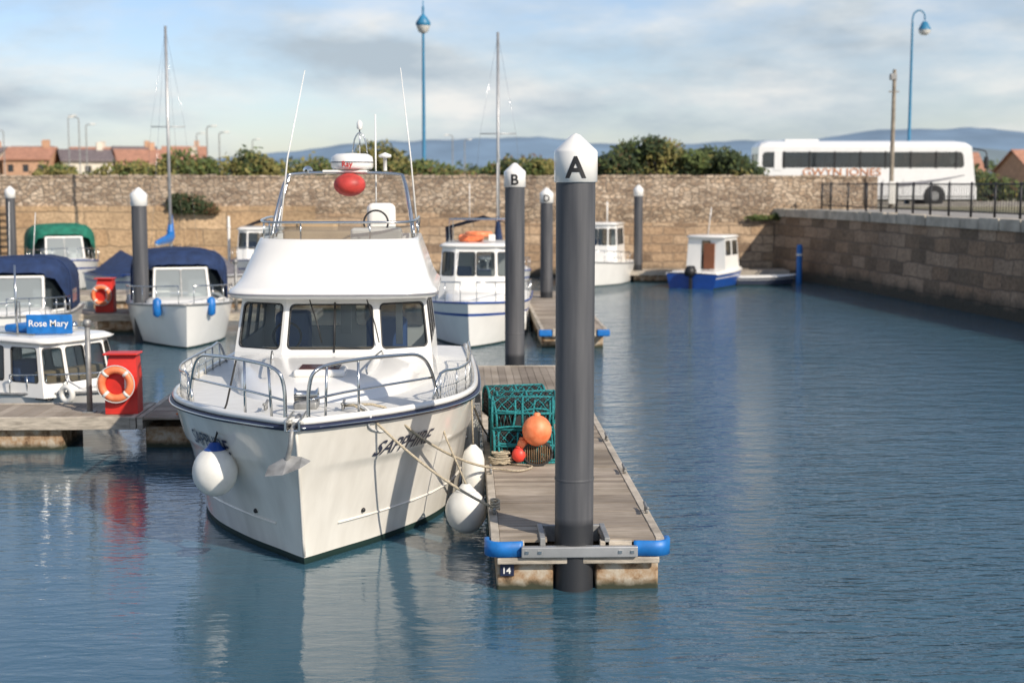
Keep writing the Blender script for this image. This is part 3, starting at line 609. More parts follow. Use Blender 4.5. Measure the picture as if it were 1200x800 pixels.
boxes('pile_guide_sides',[(.80-cx,.86-cx,-hy-.07,-hy+.6,Z-.16,Z+.03),(1.50-cx,1.56-cx,-hy-.07,-hy+.6,Z-.16,Z+.03),(.86-cx,1.5-cx,-hy+.5,-hy+.56,Z-.16,Z+.03)],GALV,g,.01)
boxes('bolts',[(x_-.018,x_+.018,-hy-.175,-hy-.16,Z-.12,Z-.09) for x_ in (-.56,-.42,.45,.58)],STEEL,g)
for s in (-1,1):
    xo=s*(hx+.0)
    P=[(xo-s*.34,-hy-.06,Z-.09),(xo-s*.08,-hy-.08,Z-.09),(xo+s*.03,-hy+.0,Z-.09),(xo+s*.04,-hy+.16,Z-.09)]
    P=catmull(P,5); 
    V=[];F=[]
    for i,p in enumerate(P):
        t=(P[min(i+1,len(P)-1)]-P[max(i-1,0)]).normalized(); nrm=Vector((t.y,-t.x,0))*(1 if s<0 else -1)
        for a in range(9):
            q=-90+a*22.5; V.append(p+nrm*(.05*math.cos(R(q))**.5 if math.cos(R(q))>0 else 0)+Vector((0,0,.085*math.sin(R(q)))))
        V.append(p-nrm*.03+Vector((0,0,.08))); V.append(p-nrm*.03-Vector((0,0,.08)))
    for i in range(len(P)-1):
        for j in range(11): a=i*11+j; b_=i*11+(j+1)%11; F.append((a,b_,b_+11,a+11))
    F.append(tuple(range(11))); F.append(tuple((len(P)-1)*11+j for j in range(11)))
    mesh('corner_fender',V,F,BLUE,g,smooth=True,fix=True)
box('berth_number_plate',-hx+.1,-hx+.25,-hy-.03,-hy-.003,.16,.29,NAVY,g,.005)
V,F=textVF('14',.1,.002); mesh('berth_number',[(v.x-hx+.175,-hy-.035,.225+v.y) for v in V],F,WHITE,g)
def cleat(x,y,z,par,rz=0):
    LL=[[(0,-.06,0),(0,-.05,.07)],[(0,.06,0),(0,.05,.07)]]
    V,F=[],[]
    for P in LL+[[(0,-.16,.085),(0,-.08,.07),(0,.08,.07),(0,.16,.085)]]:
        v,f=tubeVF([(x+a*math.cos(rz)-b_*math.sin(rz),y+a*math.sin(rz)+b_*math.cos(rz),z+c) for a,b_,c in P],.018,6); k=len(V); V+=v; F+=[tuple(i+k for i in q) for q in f]
    mesh('cleat',V,F,GALV,par,smooth=True)
for yy in (16.3,18.6,21,23.5): cleat(hx-.05,yy-cy,Z+.012,g); cleat(-hx+.06,yy-cy,Z+.012,g)
pontoon('walkway_pontoon',-20,-5.45,23.4,25.0,'x')
pontoon('walkway_pontoon',-5.43,-4.05,23.4,29.9,'y')
pontoon('walkway_pontoon',-4.0,2.16,26.15,29.9,'x')
pontoon('finger_pontoon',2.0,3.78,37.7,51)
pontoon('walkway_pontoon',-24,1.9,49.5,52,'x')
pontoon('walkway_pontoon',-22,-4.4,42.2,44,'x')
pontoon('walkway_pontoon',7.3,14.6,63.5,65,'x',.5)
g=group('pontoon_end_fender',(2.9,37.6,0)); boxes('blue_corner_fender',[(-.95,-.6,-.1,.02,.36,.54),(.6,.95,-.1,.02,.36,.54)],BLUE,g,.04); boxes('end_beam',[(-.58,.58,-.06,.02,.36,.56)],TIMBER,g,.01)
# ------------------------------------------------------------------ SAPPHIRE (main cruiser)
B=group('cabin_cruiser',(-1.88,19.75,0))
GT=([0,.12,.45,1.1,2.1,3.1,4.2,6.5,9.2],[0.0,.2,.52,1.08,1.66,1.93,2.0,1.98,1.86])
WT=([0,.12,.45,1.1,2.1,3.1,4.2,6.5,9.2],[0.0,.09,.32,.78,1.33,1.64,1.78,1.82,1.72])
gun=lambda s:1.54+.19*(1-s)**2
def HP(s,z,side=1):
    g_=gun(s); yst=-3.52-.62*max(0,z/1.7)**1.25 if z>=0 else -3.52+(-z)*1.1
    y=yst+s*(5-yst); dd=s*9.15; W_=hermite(dd,*WT); G_=hermite(dd,*GT)
    if z>=0:
        t=z/g_; h=W_+(G_-W_)*t**1.15; k=min(1,max(0,(t-.66)/.035)); h+=.045*k*min(1,dd/.8)
    else: h=W_*max(.0,1-(z/-.6)**2)**.5
    return Vector((side*h,y,z))
ST=[(i/36)**1.5 for i in range(37)]
def zrow(s): 
    g_=gun(s); return [-.55,-.35,-.15,0,.045,.08]+[.08+(g_-.08)*t for t in (.12,.25,.38,.5,.6,.655,.675,.70,.8,.9,1)]
for side,nm in ((1,'hull_port'),(-1,'hull_starboard')):
    rings=[[HP(s,z,side) for z in zrow(s)] for s in ST]
    loft(nm,rings,[CREAM,BOOT],B,closed=False,mi=lambda i,j:1 if j<5 else 0)
tr=[HP(1,z,1) for z in zrow(1)]+[HP(1,z,-1) for z in zrow(1)][::-1]
mesh('transom',tr,[tuple(range(len(tr)))],CREAM,B)
tube('stem_band',[(0,HP(0,z).y-.002,z) for z in (0.1,.3,.6,.9,1.2,1.5,1.7)],.018,CREAM,B)
rings=[]
for s in ST:
    e=HP(s,gun(s)); rings.append([(e.x*u,e.y,e.z+.03+.05*(1-u*u)) for u in (-1,-.85,-.5,0,.5,.85,1)])
loft('foredeck',rings,DECKW,B,closed=False)
gl=lambda side,dz,dx:[(side*(abs(HP(s,gun(s)).x)+dx),HP(s,gun(s)).y-(.0 if s>0 else .03),gun(s)+dz) for s in ST]
for side in (1,-1):
    tube('rubbing_strake',gl(side,-.02,.012),.034,NAVY,B); tube('toe_rail',gl(side,.05,-.03),.042,WHITE,B)
    tube('strake_trim',gl(side,-.02,.045),.012,STEEL,B)
rings=[plan(-2.75,0.9,.95,1.6,2.2,1.55,1.5),plan(-2.6,0.9,.92,1.6,2.2,1.72,1.45),plan(-2.42,0.9,.88,1.5,2.2,1.81,1.42),plan(-2.1,.9,.8,1.4,2.2,1.87,1.38),plan(-1.3,.9,.6,1.0,2.2,1.93,1.1)]
for r_ in rings:
    for i,p in enumerate(r_):
        f=max(0,min(1,(p[1]+2.2)/2.4)); r_[i]=(p[0]*(1+.45*f*(1 if i<25 else 0)),p[1],p[2]+(.0 if p[2]<1.6 else .12*f))
loft('coachroof',rings,WHITE,B,cap1=True)
box('hatch_frame',-.33,.33,-1.62,-1.08,1.93,2.03,WHITE,B,.04); box('hatch_lens',-.26,.26,-1.56,-1.14,2.032,2.045,mk('smoked_acrylic',(.10,.035,.03),.15),B,.01)
A0=[(-1.44,3.4),(-1.44,.42),(-.70,-.06),(.70,-.06),(1.44,.42),(1.44,3.4)]
A1=[(-1.40,3.4),(-1.40,.48),(-.68,.02),(.68,.02),(1.40,.48),(1.40,3.4)]
A2=[(-1.31,3.3),(-1.31,.72),(-.63,.30),(.63,.30),(1.31,.72),(1.31,3.3)]
def pv(P,z): return [Vector((a,b_,z)) for a,b_ in P]
L0,L1,L2_=pv(A0,1.5),pv(A1,2.03),pv(A2,2.80)
loft('wheelhouse_base',[L0,L1],WHITE,B,smooth=False)
WN=[[(.05,.32,.12,.86),(.36,.64,.12,.86),(.68,.95,.12,.86)],[(.08,.93,.1,.88)],[(.06,.94,.1,.88)],[(.07,.92,.1,.88)],[(.05,.32,.12,.86),(.36,.64,.12,.86),(.68,.95,.12,.86)],[(.06,.46,.1,.88),(.54,.94,.1,.88)]]
for i in range(6):
    a,b_=L1[i],L1[(i+1)%6]; d,c=L2_[i],L2_[(i+1)%6]
    panel('window_panel',a,b_,c,d,WN[i],.07,.035,WHITE,GLASS,B,BLACK)
for x_ in (-.3,.5): tube('wiper',[(x_,.22,2.78),(x_+.12,.06,2.45),(x_+.18,.0,2.2)],.009,BLACK,B)
tubes('screen_divider',[[(.05,.02,2.06),(.05,.25,2.74)]],.014,BLACK,B)
box('cabin_sole',-1.3,1.3,.3,3.2,1.5,1.56,DARKIN,B); box('dashboard',-1.2,1.2,.35,.75,1.6,2.06,TAN,B,.05)
SEAT=mk('blue_seat_vinyl',(.05,.12,.32),.6)
box('helm_seat',-.95,-.45,1.4,1.9,1.56,2.5,SEAT,B,.08); box('passenger_seat',.4,1.0,1.4,1.9,1.56,2.4,SEAT,B,.08)
torus('steering_wheel',(-.7,.85,2.2),.2,.018,BLACK,B)
boxes('curtain',[(.86,.96,1.1,1.14,2.05,2.75),(-1.0,-.9,2.4,2.44,2.05,2.75),(-.12,.05,3.1,3.14,2.0,2.75)],FEND,B,.01)
rings=[plan(.28,3.5,1.36,.62,2.9,2.78),plan(.02,3.6,1.46,.7,2.9,2.80),plan(-.02,3.6,1.49,.7,2.9,2.85),plan(.0,3.6,1.48,.7,2.9,2.90),plan(.12,3.6,1.42,.75,2.8,2.95),plan(.30,3.6,1.36,.8,2.7,3.06),plan(.55,3.55,1.28,.85,2.6,3.3),plan(.78,3.5,1.20,.85,2.6,3.52),plan(.86,3.5,1.17,.85,2.6,3.60),plan(.92,3.45,1.13,.8,2.6,3.60),plan(.94,3.45,1.11,.8,2.6,3.3)]
loft('flybridge_moulding',rings,WHITE,B,cap0=True,cap1=True)
tube('brow_trim',[(p[0],p[1]-.008,p[2]) for p in plan(-.02,3.6,1.492,.7,2.9,2.86)[0:25]],.012,mk('grey_trim',(.25,.25,.27),.5),B)
tube('flybridge_coaming_rail',[(-1.12,3.2,3.6),(-1.15,3.1,3.86),(-1.15,1.7,3.86),(-1.0,1.15,3.84),(-.5,.98,3.84),(.5,.98,3.84),(1.0,1.15,3.84),(1.15,1.7,3.86),(1.15,3.1,3.86),(1.12,3.2,3.6)],.02,STEEL,B,sm=4)
tubes('flybridge_stanchions',[[(x_,y_+.0,3.58),(x_,y_,3.84)] for x_,y_ in ((-1.1,1.5),(-.5,1.0),(.5,1.0),(1.1,1.5),(-1.14,2.4),(1.14,2.4))],.014,STEEL,B)
rings=[[(p[0],p[1],p[2]) for p in plan(.9,3,1.12,.8,2.6,3.6)[2:23]],[(p[0],p[1],p[2]) for p in plan(.98,3,1.10,.8,2.6,3.78)[2:23]]]
loft('wind_deflector',rings,glassmat('smoked_deflector',(.25,.2,.15),.5),B,closed=False)
box('flybridge_seat',-.75,-.1,2.5,2.7,3.4,3.84,TAN,B,.08); box('flybridge_seat_back',.35,.8,2.5,2.7,3.4,4.1,WHITE,B,.1); box('flybridge_bench',-.9,.9,2.1,2.5,3.3,3.68,TAN,B,.05); box('fly_console',.2,.95,1.2,1.55,3.4,3.75,WHITE,B,.05)
torus('fly_wheel',(.55,1.65,3.82),.18,.015,BLACK,B)
for dy,nm in ((0,'radar_arch_front'),(.45,'radar_arch_rear')):
    tube(nm,[(-1.08,2.2+dy,3.58),(-1.02,2.42+dy,4.0),(-.92,2.75+dy*.7,4.45),(-.78,2.86+dy*.6,4.55),(0,2.88+dy*.6,4.57),(.78,2.86+dy*.6,4.55),(.92,2.75+dy*.7,4.45),(1.02,2.42+dy,4.0),(1.08,2.2+dy,3.58)],.026,STEEL,B,sm=4)
tubes('arch_braces',[[(s*.92,2.75,4.42),(s*.92,3.07,4.42)] for s in (-1,1)]+[[(s*1.02,2.42,4.0),(s*1.02,2.87,4.0)] for s in (-1,1)],.018,STEEL,B)
box('radar_platform',-.35,.35,2.75,3.25,4.57,4.61,WHITE,B,.015)
lathe('radome',[(.001,0),(.30,.0),(.335,.04),(.335,.12),(.32,.20),(.25,.245),(.001,.26)],[WHITE],B,(0.1,3.0,4.62),n=32)
lathe('radome_band',[(.338,.105),(.338,.12)],[NAVY],B,(0.1,3.0,4.62),n=32)
V,F=textVF('Ray',.12,.002,.02); mesh('radome_text',[(.1+.342*math.sin(v.x/.342-.15),3-.342*math.cos(v.x/.342-.15),4.69+v.y) for v in V],F,RED,B)
ball('red_marker_ball',(.08,2.7,4.38),.25,mk('red_reflector',(.5,.05,.04),.5,var=.3,scale=6),B,.72); cyl('marker_bracket',(.08,2.8,4.4),(.08,2.85,4.58),.02,.02,STEEL,B)
tubes('anchor_light_mast',[[(.22,3.05,4.88),(.22,3.05,5.25)],[(.1,3.05,4.88),(.14,3.05,5.1),(.22,3.05,5.2),(.3,3.05,5.1),(.34,3.05,4.88)]],.012,STEEL,B,sm=3)
lathe('anchor_light',[(.03,0),(.045,.02),(.045,.1),(.02,.14),(.001,.15)],[WHITE],B,(.22,3.05,5.25),n=12)
lathe('gps_mushroom',[(.03,-.2),(.03,0),(.1,.01),(.1,.05),(.001,.09)],[WHITE],B,(.62,3.0,4.8),n=14); lathe('horn',[(.02,0),(.03,.1),(.08,.25)],[STEEL],B,(-.6,2.75,4.6),n=12,axis='y')
tube('whip_antenna',[(-1.0,2.6,3.7),(-.88,2.7,4.8),(-.6,2.8,6.15)],[.016,.012,.006],WHITE,B); tube('whip_antenna',[(1.12,2.9,3.7),(1.03,2.9,4.8),(.88,2.9,6.2)],[.016,.012,.006],WHITE,B)
tube('nav_mast',[(.45,3.35,3.6),(.45,3.35,5.5)],.013,WHITE,B)
def gp(s,side,dx=0,dz=0): p=HP(s,gun(s),side); return (p.x-side*dx,p.y,p.z+dz+.03)
for side in (1,-1):
    top=[gp(.006,side,.0,.0),gp(.010,side,.02,.42),gp(.022,side,.05,.60),gp(.07,side,.08,.66),gp(.13,side,.1,.66),gp(.17,side,.1,.62),gp(.195,side,.1,.42),gp(.215,side,.1,.0)]
    top[0]=(side*.13,-4.02,1.74); top[1]=(side*.14,-4.0,2.15)
    tube('pulpit_hoop',top,.022,STEEL,B,sm=6)
    tube('pulpit_mid_rail',[(side*.135,-4.0,2.0),gp(.05,side,.06,.3),gp(.12,side,.1,.33),gp(.2,side,.1,.33)],.015,STEEL,B,sm=4)
    tubes('pulpit_stanchions',[[gp(s,side,.08,0),gp(s,side,.08,.65)] for s in (.07,)]+[[(side*.30,-3.85,1.76),gp(.03,side,.05,.62)]],.017,STEEL,B)
    SS=[.22+.06*i for i in range(9)]
    tube('side_rail',[gp(.2,side,.1,.05)]+[gp(s,side,.1,.36) for s in SS]+[gp(.76,side,.1,.0)],.018,STEEL,B,sm=3)
    tubes('side_mid_rail',[[gp(s,side,.1,.18) for s in SS]],.009,STEEL,B)
    tubes('side_stanchions',[[gp(s,side,.1,0),gp(s,side,.1,.36)] for s in SS],.013,STEEL,B)
    net=[]
    for i in range(30):
        s=.215+.009*i
        net.append([gp(s,side,.1,.02),gp(s+.018,side,.1,.35)]); net.append([gp(s+.018,side,.1,.02),gp(s,side,.1,.35)])
    tubes('safety_netting',net,.005,WROPE,B,n=3)
for side in (1,-1): tube('grab_rail',[(side*.62,-1.6,1.98),(side*.62,-1.58,2.08),(side*.74,-.5,2.14),(side*.74,-.45,2.02)],.014,STEEL,B,sm=3)
box('windlass_base',-.14,.14,-3.2,-2.85,1.76,1.86,GALV,B,.03); lathe('windlass_drum',[(.09,-.14),(.05,-.1),(.05,.1),(.09,.14)],[STEEL],B,(0,-3.02,1.92),axis='x',n=16)
for side in (1,-1): cleat(side*.45,-3.25,1.78,B)
boxes('bow_roller',[(-.09,-.06,-4.45,-3.7,1.72,1.84),(.06,.09,-4.45,-3.7,1.72,1.84),(-.06,.06,-4.4,-3.7,1.71,1.735)],STEEL,B,.01)
tube('anchor_shank',[(0,-3.8,1.8),(-.01,-4.35,1.74),(-.03,-4.42,1.55),(-.08,-4.38,1.38)],.028,GALV,B,sm=3)
rings=[[(-.30,-4.52,1.25),(-.27,-4.40,1.34),(-.30,-4.28,1.25)],[(-.1,-4.56,1.27),(-.06,-4.36,1.45),(-.1,-4.18,1.27)],[(.08,-4.50,1.33),(.09,-4.36,1.43),(.08,-4.22,1.33)],[(.18,-4.37,1.38),(.18,-4.36,1.39),(.18,-4.34,1.38)]]
loft('anchor_fluke',rings,GALV,B,cap0=True,cap1=True,smooth=False)
def hullpt(y,z,side,off=.0):
    lo,hi=0,1
    for _ in range(22):
        mid=(lo+hi)/2
        if HP(mid,z,side).y<y: lo=mid
        else: hi=mid
    s=(lo+hi)/2; p=HP(s,z,side); e=HP(min(1,s+.01),z,side)-HP(max(0,s-.01),z,side); f=HP(s,z+.02,side)-HP(s,z-.02,side)
    nn_=e.cross(f); nn_.normalize()
    if nn_.x*side<0: nn_=-nn_
    return p+nn_*off
Vn,Fn=textVF('SAPPHIRE',.25,.003,.05)
SLATEB=mk('dark_lettering',(.03,.035,.06),.4)
for side in (1,-1):
    mesh('boat_name',[hullpt((-2.72 if side>0 else -2.62)+side*(v.x*.85+.25*v.y),1.30+v.y,side,.014) for v in Vn],Fn,SLATEB,B)
for side in (1,-1):
    p=hullpt(-2.9,.5,side,.005); ball('thruster_fitting',tuple(p),.03,BLACK,B)
    tube('spray_rail',[hullpt(-3.2+i*.4,.42,side,.006) for i in range(18)],.014,CREAM,B)
    for yy in (.6,1.1,2.2): 
        p=hullpt(yy,.75,side,.003); ball('skin_fitting',tuple(p),.025,STEEL,B)
def fenderball(p,r,top,cap=True):
    g=group('ball_fender',p); ball('ball',(0,0,0),r,FEND,g,1.1); lathe('cap',[(.03,r*1.32),(.06,r*1.28),(.09,r*1.12),(.12,r*1.02),(.13,r*.98)],BLUEP if cap else FEND,g,n=16)
    tube('lanyard',[(0,0,r*1.3)]+[tuple(Vector(t)-Vector(p)) for t in top],.012,DNET if cap else ROPE,g)
fenderball((-2.98,16.75,1.0),.27,[(-2.92,16.85,1.6),(-2.86,16.95,1.78),(-2.72,16.9,2.35)])
fenderball((.0,17.5,.33),.26,[(-.25,17.8,1.2),(-.4,17.9,1.7)],False)
g=group('cylinder_fender',(.1,18.7,.5)); lathe('body',[(.02,-.42),(.12,-.36),(.15,-.25),(.15,.25),(.12,.36),(.03,.45)],FEND,g,n=16); tube('lanyard',[(0,0,.42),(-.02,0,1.1)],.01,ROPE,g)
g=group('cylinder_fender',(.06,20.6,.6)); lathe('body',[(.02,-.42),(.12,-.36),(.15,-.25),(.15,.25),(.12,.36),(.03,.45)],FEND,g,n=16); tube('lanyard',[(0,0,.42),(-.02,0,1.0)],.01,ROPE,g)
def sag(a,b_,s,n_=14):
    a=Vector(a);b_=Vector(b_); return [tuple(a.lerp(b_,i/n_)-Vector((0,0,s*4*(i/n_)*(1-i/n_)))) for i in range(n_+1)]
g=group('mooring_rope'); tube('line',[(-1.43,16.5,1.82),(-1.3,16.42,1.84),(-1.18,16.38,1.78)]+sag((-1.1,16.4,1.7),(.32,16.3,.64),.10),.017,ROPE,g)
tube('coil',[(.34+.05*math.cos(a*.8),16.3+.1*math.sin(a*.8),.62+.004*a) for a in range(30)],.013,ROPE,g)
g=group('mooring_rope'); tube('line',[(-1.43,16.55,1.83),(-1.1,16.6,1.82),(-.95,16.62,1.78)]+sag((-.88,16.65,1.7),(.34,18.55,.66),.12),.017,ROPE,g)
tube('line_tail',[(.34,18.6,.63),(.4,18.8,.6),(.7,18.7,.585),(.9,19.0,.585),(.6,19.2,.585)],.014,ROPE,g,sm=4)
g=group('mooring_rope'); tube('line',sag((-.0,20.3,1.6),(.34,21,.64),.1),.014,ROPE,g)
g=group('mooring_rope'); tube('line',[(-1.43,16.5,1.84),(-1.25,16.4,1.86),(-1.1,16.3,1.76),(-1.12,16.32,1.6),(-.95,16.6,1.5),(-.75,16.9,1.62),(-.5,17.3,1.74)],.014,WROPE,g,sm=4)
OR=mk('orange_rope',(.5,.15,.04),.9)
g=group('mooring_rope'); tube('line',sag((-3.8,19.8,1.5),(-4.4,23.5,.7),.25),.015,OR,g); tube('loops',[(-4.45+.18*math.cos(a*.5)-.03*a*.3,23.55+.1*math.sin(a*.5),.6-.0*a) for a in range(26)],.014,OR,g)
# ------------------------------------------------------------------ LOBSTER POTS
def pot(x,y,z,rz,mat):
    g=group('lobster_pot',(x,y,z),rz); w_,d,h=.42,.26,.42
    fr=[]; 
    arch=lambda X:[(X,-d,0)]+[(X,-d*math.cos(math.pi*i/10),h*.55+h*.45*math.sin(math.pi*i/10)) for i in range(11)]+[(X,d,0)]
    for X in (-w_,0,w_): fr.append(arch(X))
    for yy,zz in ((-d,0),(d,0),(-d,h*.55),(d,h*.55),(0,h)): fr.append([(-w_,yy,zz),(w_,yy,zz)])
    tubes('frame',fr,.019,mat,g,n=6)
    A=[(a[1],a[2]) for a in arch(0)]
    def along(t):
        t*=len(A)-1; i=min(int(t),len(A)-2); f=t-i; return (A[i][0]*(1-f)+A[i+1][0]*f,A[i][1]*(1-f)+A[i+1][1]*f)
    K=18; nets=([],[])
    for i in range(-12,K):
        for sgn in (1,-1):
            P=[]
            for j in range(13):
                xx=-w_+2*w_*((i+j)/K); 
                if 0<=(i+j)<=K:
                    a=along(j/12); P.append((xx*sgn+random.uniform(-.01,.01),a[0]*random.uniform(.88,1.0),a[1]))
            if len(P)>1: nets[1 if i%3==0 else 0].append(P)
    for X in (-w_,w_):
        for i in range(1,8): t=i/8; nets[0].append([(X,-d+2*d*t,0),(X,-d+2*d*t,h*.55+h*.4*math.sin(math.pi*t))]); 
        for i in range(1,6): nets[0].append([(X,-d*.95,h*i/7),(X,d*.95,h*i/7)])
    tubes('netting',nets[0],.008,DNET,g,n=4); tubes('net_twine',nets[1],.0085,mat,g,n=4)
    rl_=[]
    for X in (-.36,-.1,.15,.38): rl_.append([(X+random.uniform(-.04,.04),-d*1.02,.03),(X,-d*1.05,h*.5),(X+random.uniform(-.05,.05),-d*.6,h*.95)])
    rl_.append([(-w_,-d*1.05,.02),(-.1,-d*1.08,.05),(.2,-d*1.04,.01),(w_,-d*1.05,.04)]); rl_.append([(-w_,-d*.9,h*.65),(-.1,-d*.95,h*.6),(.2,-d*.93,h*.7),(w_,-d*.9,h*.62)])
    tubes('rope_wrap',rl_,.017,mat,g,n=5,sm=3)
    boxes('base_slats',[(-w_,w_,-d+i*.1,-d+i*.1+.04,-.015,.0) for i in range(6)],TIMBER,g)
    boxes('bait_box',[(-.3,.25,-.12,.14,.0,.24)],DNET,g,.03)
    cyl('entrance_ring',(-.02,-d-.005,h*.28),(-.02,-d+.03,h*.28),.09,.09,DNET,g,n=14)
for (x,y,z,r_) in ((.80,19.55,.58,3),(.83,20.12,.58,-4),(.78,20.7,.58,2),(.80,19.7,1.01,-3),(.86,20.25,1.01,5),(.72,20.85,1.01,10)):
    pot(x,y,z,r_,TEAL)
g=group('rope_pile',(.48,19.2,.57)); LLp=[]
for k in range(9):
    ph=random.random()*6; rr=random.uniform(.08,.17); LLp.append([(rr*math.cos(a*.5+ph)+random.uniform(-.02,.02),.6*rr*math.sin(a*.5+ph),.02+.018*k+random.uniform(0,.02)) for a in range(13)])
tubes('coils',LLp,.012,ROPE,g,sm=2)
def buoy(x,y,z,r,m):
    g=group('buoy',(x,y,z)); ball('float',(0,0,0),r,m,g,1.06); lathe('eye',[(.05,r*1.0),(.045,r*1.18),(.02,r*1.25)],m,g,n=12)
buoy(.97,19.10,1.06,.20,ORANGE); buoy(.73,19.15,.72,.10,PINK); buoy(.78,19.17,.86,.075,ORANGE)
g=group('lobster_pot_hoop',(.98,19.15,.58)); 
tubes('frame',[[(.2*math.cos(a*.3),-.05,.16+.16*math.sin(a*.3)) for a in range(22)],[(.2*math.cos(a*.3),.1,.16+.16*math.sin(a*.3)) for a in range(22)]],.015,DNET,g)
tubes('netting',[[(-.2+i*.03,-.05,.16-.15*math.sqrt(max(0,1-((-.2+i*.03)/.2)**2))),(-.2+i*.03,-.05,.16+.15*math.sqrt(max(0,1-((-.2+i*.03)/.2)**2)))] for i in range(14)],.008,mk('brown_netting',(.2,.13,.07),.9),g,n=4)
# ------------------------------------------------------------------ LIFEBUOY STATIONS etc
def lifebuoy_station(x,y,z):
    g=group('lifebuoy_station',(x,y,z)); loft('cabinet',[[(-.27,-.18,0),(.27,-.18,0),(.27,.2,0),(-.27,.2,0)],[(-.27,-.18,.62),(.27,-.18,.62),(.27,.2,.62),(-.27,.2,.62)],[(-.2,-.1,.98),(.24,-.1,.98),(.24,.2,.98),(-.2,.2,.98)]],RED,g,cap0=True,cap1=True,smooth=False)
    torus('lifebuoy',(-.06,-.27,.52),.24,.065,ORANGE,g)
    for a in (45,135,225,315):
        p=(-.06+.24*math.cos(R(a)),-.27,.52+.24*math.sin(R(a))); t=Vector((-math.sin(R(a)),0,math.cos(R(a))))*.025
        tube('reflective_band',[Vector(p)-t,Vector(p)+t],.068,FEND,g,n=10)
    torus('grab_line',(-.06,-.3,.52),.31,.009,WROPE,g)
    box('lid',-.29,.29,-.2,.22,.985,1.02,RED,g,.02)
    box('instruction_plate',.06,.22,-.187,-.183,.42,.6,WHITE,g)
lifebuoy_station(-5.75,23.9,.57); lifebuoy_station(-10.8,43,.57)
def pedestal(x,y,h=1.45):
    g=group('service_pedestal',(x,y,.56)); cyl('post',(0,0,0),(0,0,h),.05,.045,GALV,g,n=12); lathe('light_cap',[(.05,0),(.07,.02),(.07,.1),(.03,.13)],GALV,g,(0,0,h),n=12); box('base_plate',-.1,.1,-.1,.1,0,.02,GALV,g)
pedestal(-6.35,24); pedestal(-6.9,43)
# ------------------------------------------------------------------ SMALL BOATS
def small_hull(g,L_,Bm,fb,mh=WHITE,mb=BOOT,stripe=None,deck=True,fl=.16,flat=.5):
    h=L_/2
    def P(s,z,sd):
        gg=fb*(1+.28*(1-s)**2); yst=-h+.28*L_*.18*(1-max(0,z)/gg)*1.2+(.3 if z<0 else 0)*-z
        y=yst+s*(h-yst); q=1-(1-min(s/flat,1))**2.1; G_=Bm/2*(q**.8)*(1-.06*max(0,(s-.6)/.4)); W_=G_*(.86 if s>.3 else .62+.8*s)
        if z>=0: x=W_+(G_-W_)*(z/gg)**.9
        else: x=W_*max(0,1-(z/-.35)**2)**.5
        return Vector((sd*x,y,z))
    ST_=[(i/18)**1.4 for i in range(19)]
    zr=lambda s:[-.3,-.15,0,.05]+[fb*(1+.28*(1-s)**2)*t for t in (.2,.45,.7,.76,.9,1)]
    for sd in (1,-1):
        loft('hull_side',[[P(s,z,sd) for z in zr(s)] for s in ST_],[mh,mb,stripe or mh],g,closed=False,mi=lambda i,j:1 if j<3 else (2 if j==6 else 0))
    tr=[P(1,z,1) for z in zr(1)]+[P(1,z,-1) for z in zr(1)][::-1]; mesh('transom',tr,[tuple(range(len(tr)))],mh,g)
    G=lambda s,sd,dz=0:(P(s,fb*(1+.28*(1-s)**2),sd)+Vector((0,0,dz)))
    loft('deck',[[G(s,-1,.01),G(s,-1,.02)*1,Vector((0,G(s,1).y,G(s,1).z+.06)),G(s,1,.02),G(s,1,.01)] for s in ST_],DECKW,g,closed=False)
    for sd in (1,-1): tube('gunwale',[G(s,sd) for s in ST_],.03,stripe or GALV,g,n=6)
    return G
def rails(g,G,s0,s1,hh,n_=5):
    for sd in (1,-1):
        SS=[s0+(s1-s0)*i/n_ for i in range(n_+1)]
        tube('bow_rail',[tuple(G(s,sd,hh)*1) for s in SS],.018,STEEL,g); tubes('stanchions',[[tuple(G(s,sd,0)),tuple(G(s,sd,hh))] for s in SS],.012,STEEL,g)
def wheelhouse(g,y0,y1,hw_,z0,z1,tp=.12,m=WHITE,nf=3,ns=2,v0=.45,roofm=None,rake=.2,gm=GLASS):
    a=[(-hw_,y1),(-hw_,y0+.1),(-hw_*.55,y0-.12),(hw_*.55,y0-.12),(hw_,y0+.1),(hw_,y1)]
    b_=[(-hw_+tp,y1-.05),(-hw_+tp,y0+.1+rake),(-hw_*.52,y0-.12+rake),(hw_*.52,y0-.12+rake),(hw_-tp,y0+.1+rake),(hw_-tp,y1-.05)]
    A_,T_=pv(a,z0),pv(b_,z1)
    sw=[((i+.12)/ns,(i+.88)/ns,v0,.9) for i in range(ns)]
    fw=[(.05,.48,v0,.9),(.52,.95,v0,.9)] if nf==2 else [(.06,.94,v0,.9)]
    for i,wn in enumerate([sw,[(.1,.9,v0,.9)],fw,[(.1,.9,v0,.9)],sw,[(.38,.62,.1,.9)]]):
        panel('cabin_panel',A_[i],A_[(i+1)%6],T_[(i+1)%6],T_[i],wn,.06,.03,m,gm,g,BLACK)
    box('cabin_floor',-hw_*.9,hw_*.9,y0+.1,y1-.1,z0-.05,z0+.05,DARKIN,g); box('dash',-hw_*.8,hw_*.8,y0+.3,y0+.55,z0,z0+(z1-z0)*.45,TAN,g,.04); box('seat',-hw_*.7,-hw_*.2,y0+1.0,y0+1.3,z0,z0+(z1-z0)*.62,SEAT,g,.05)
    rr=[plan(y0-.2+rake,y1+.1,hw_-tp+.06,.35,2.8,z1-.01),plan(y0-.24+rake,y1+.12,hw_-tp+.09,.35,2.8,z1+.03),plan(y0-.1+rake,y1,hw_-tp-.02,.35,2.8,z1+.09)]
    loft('cabin_roof',rr,roofm or m,g,cap0=True,cap1=True)
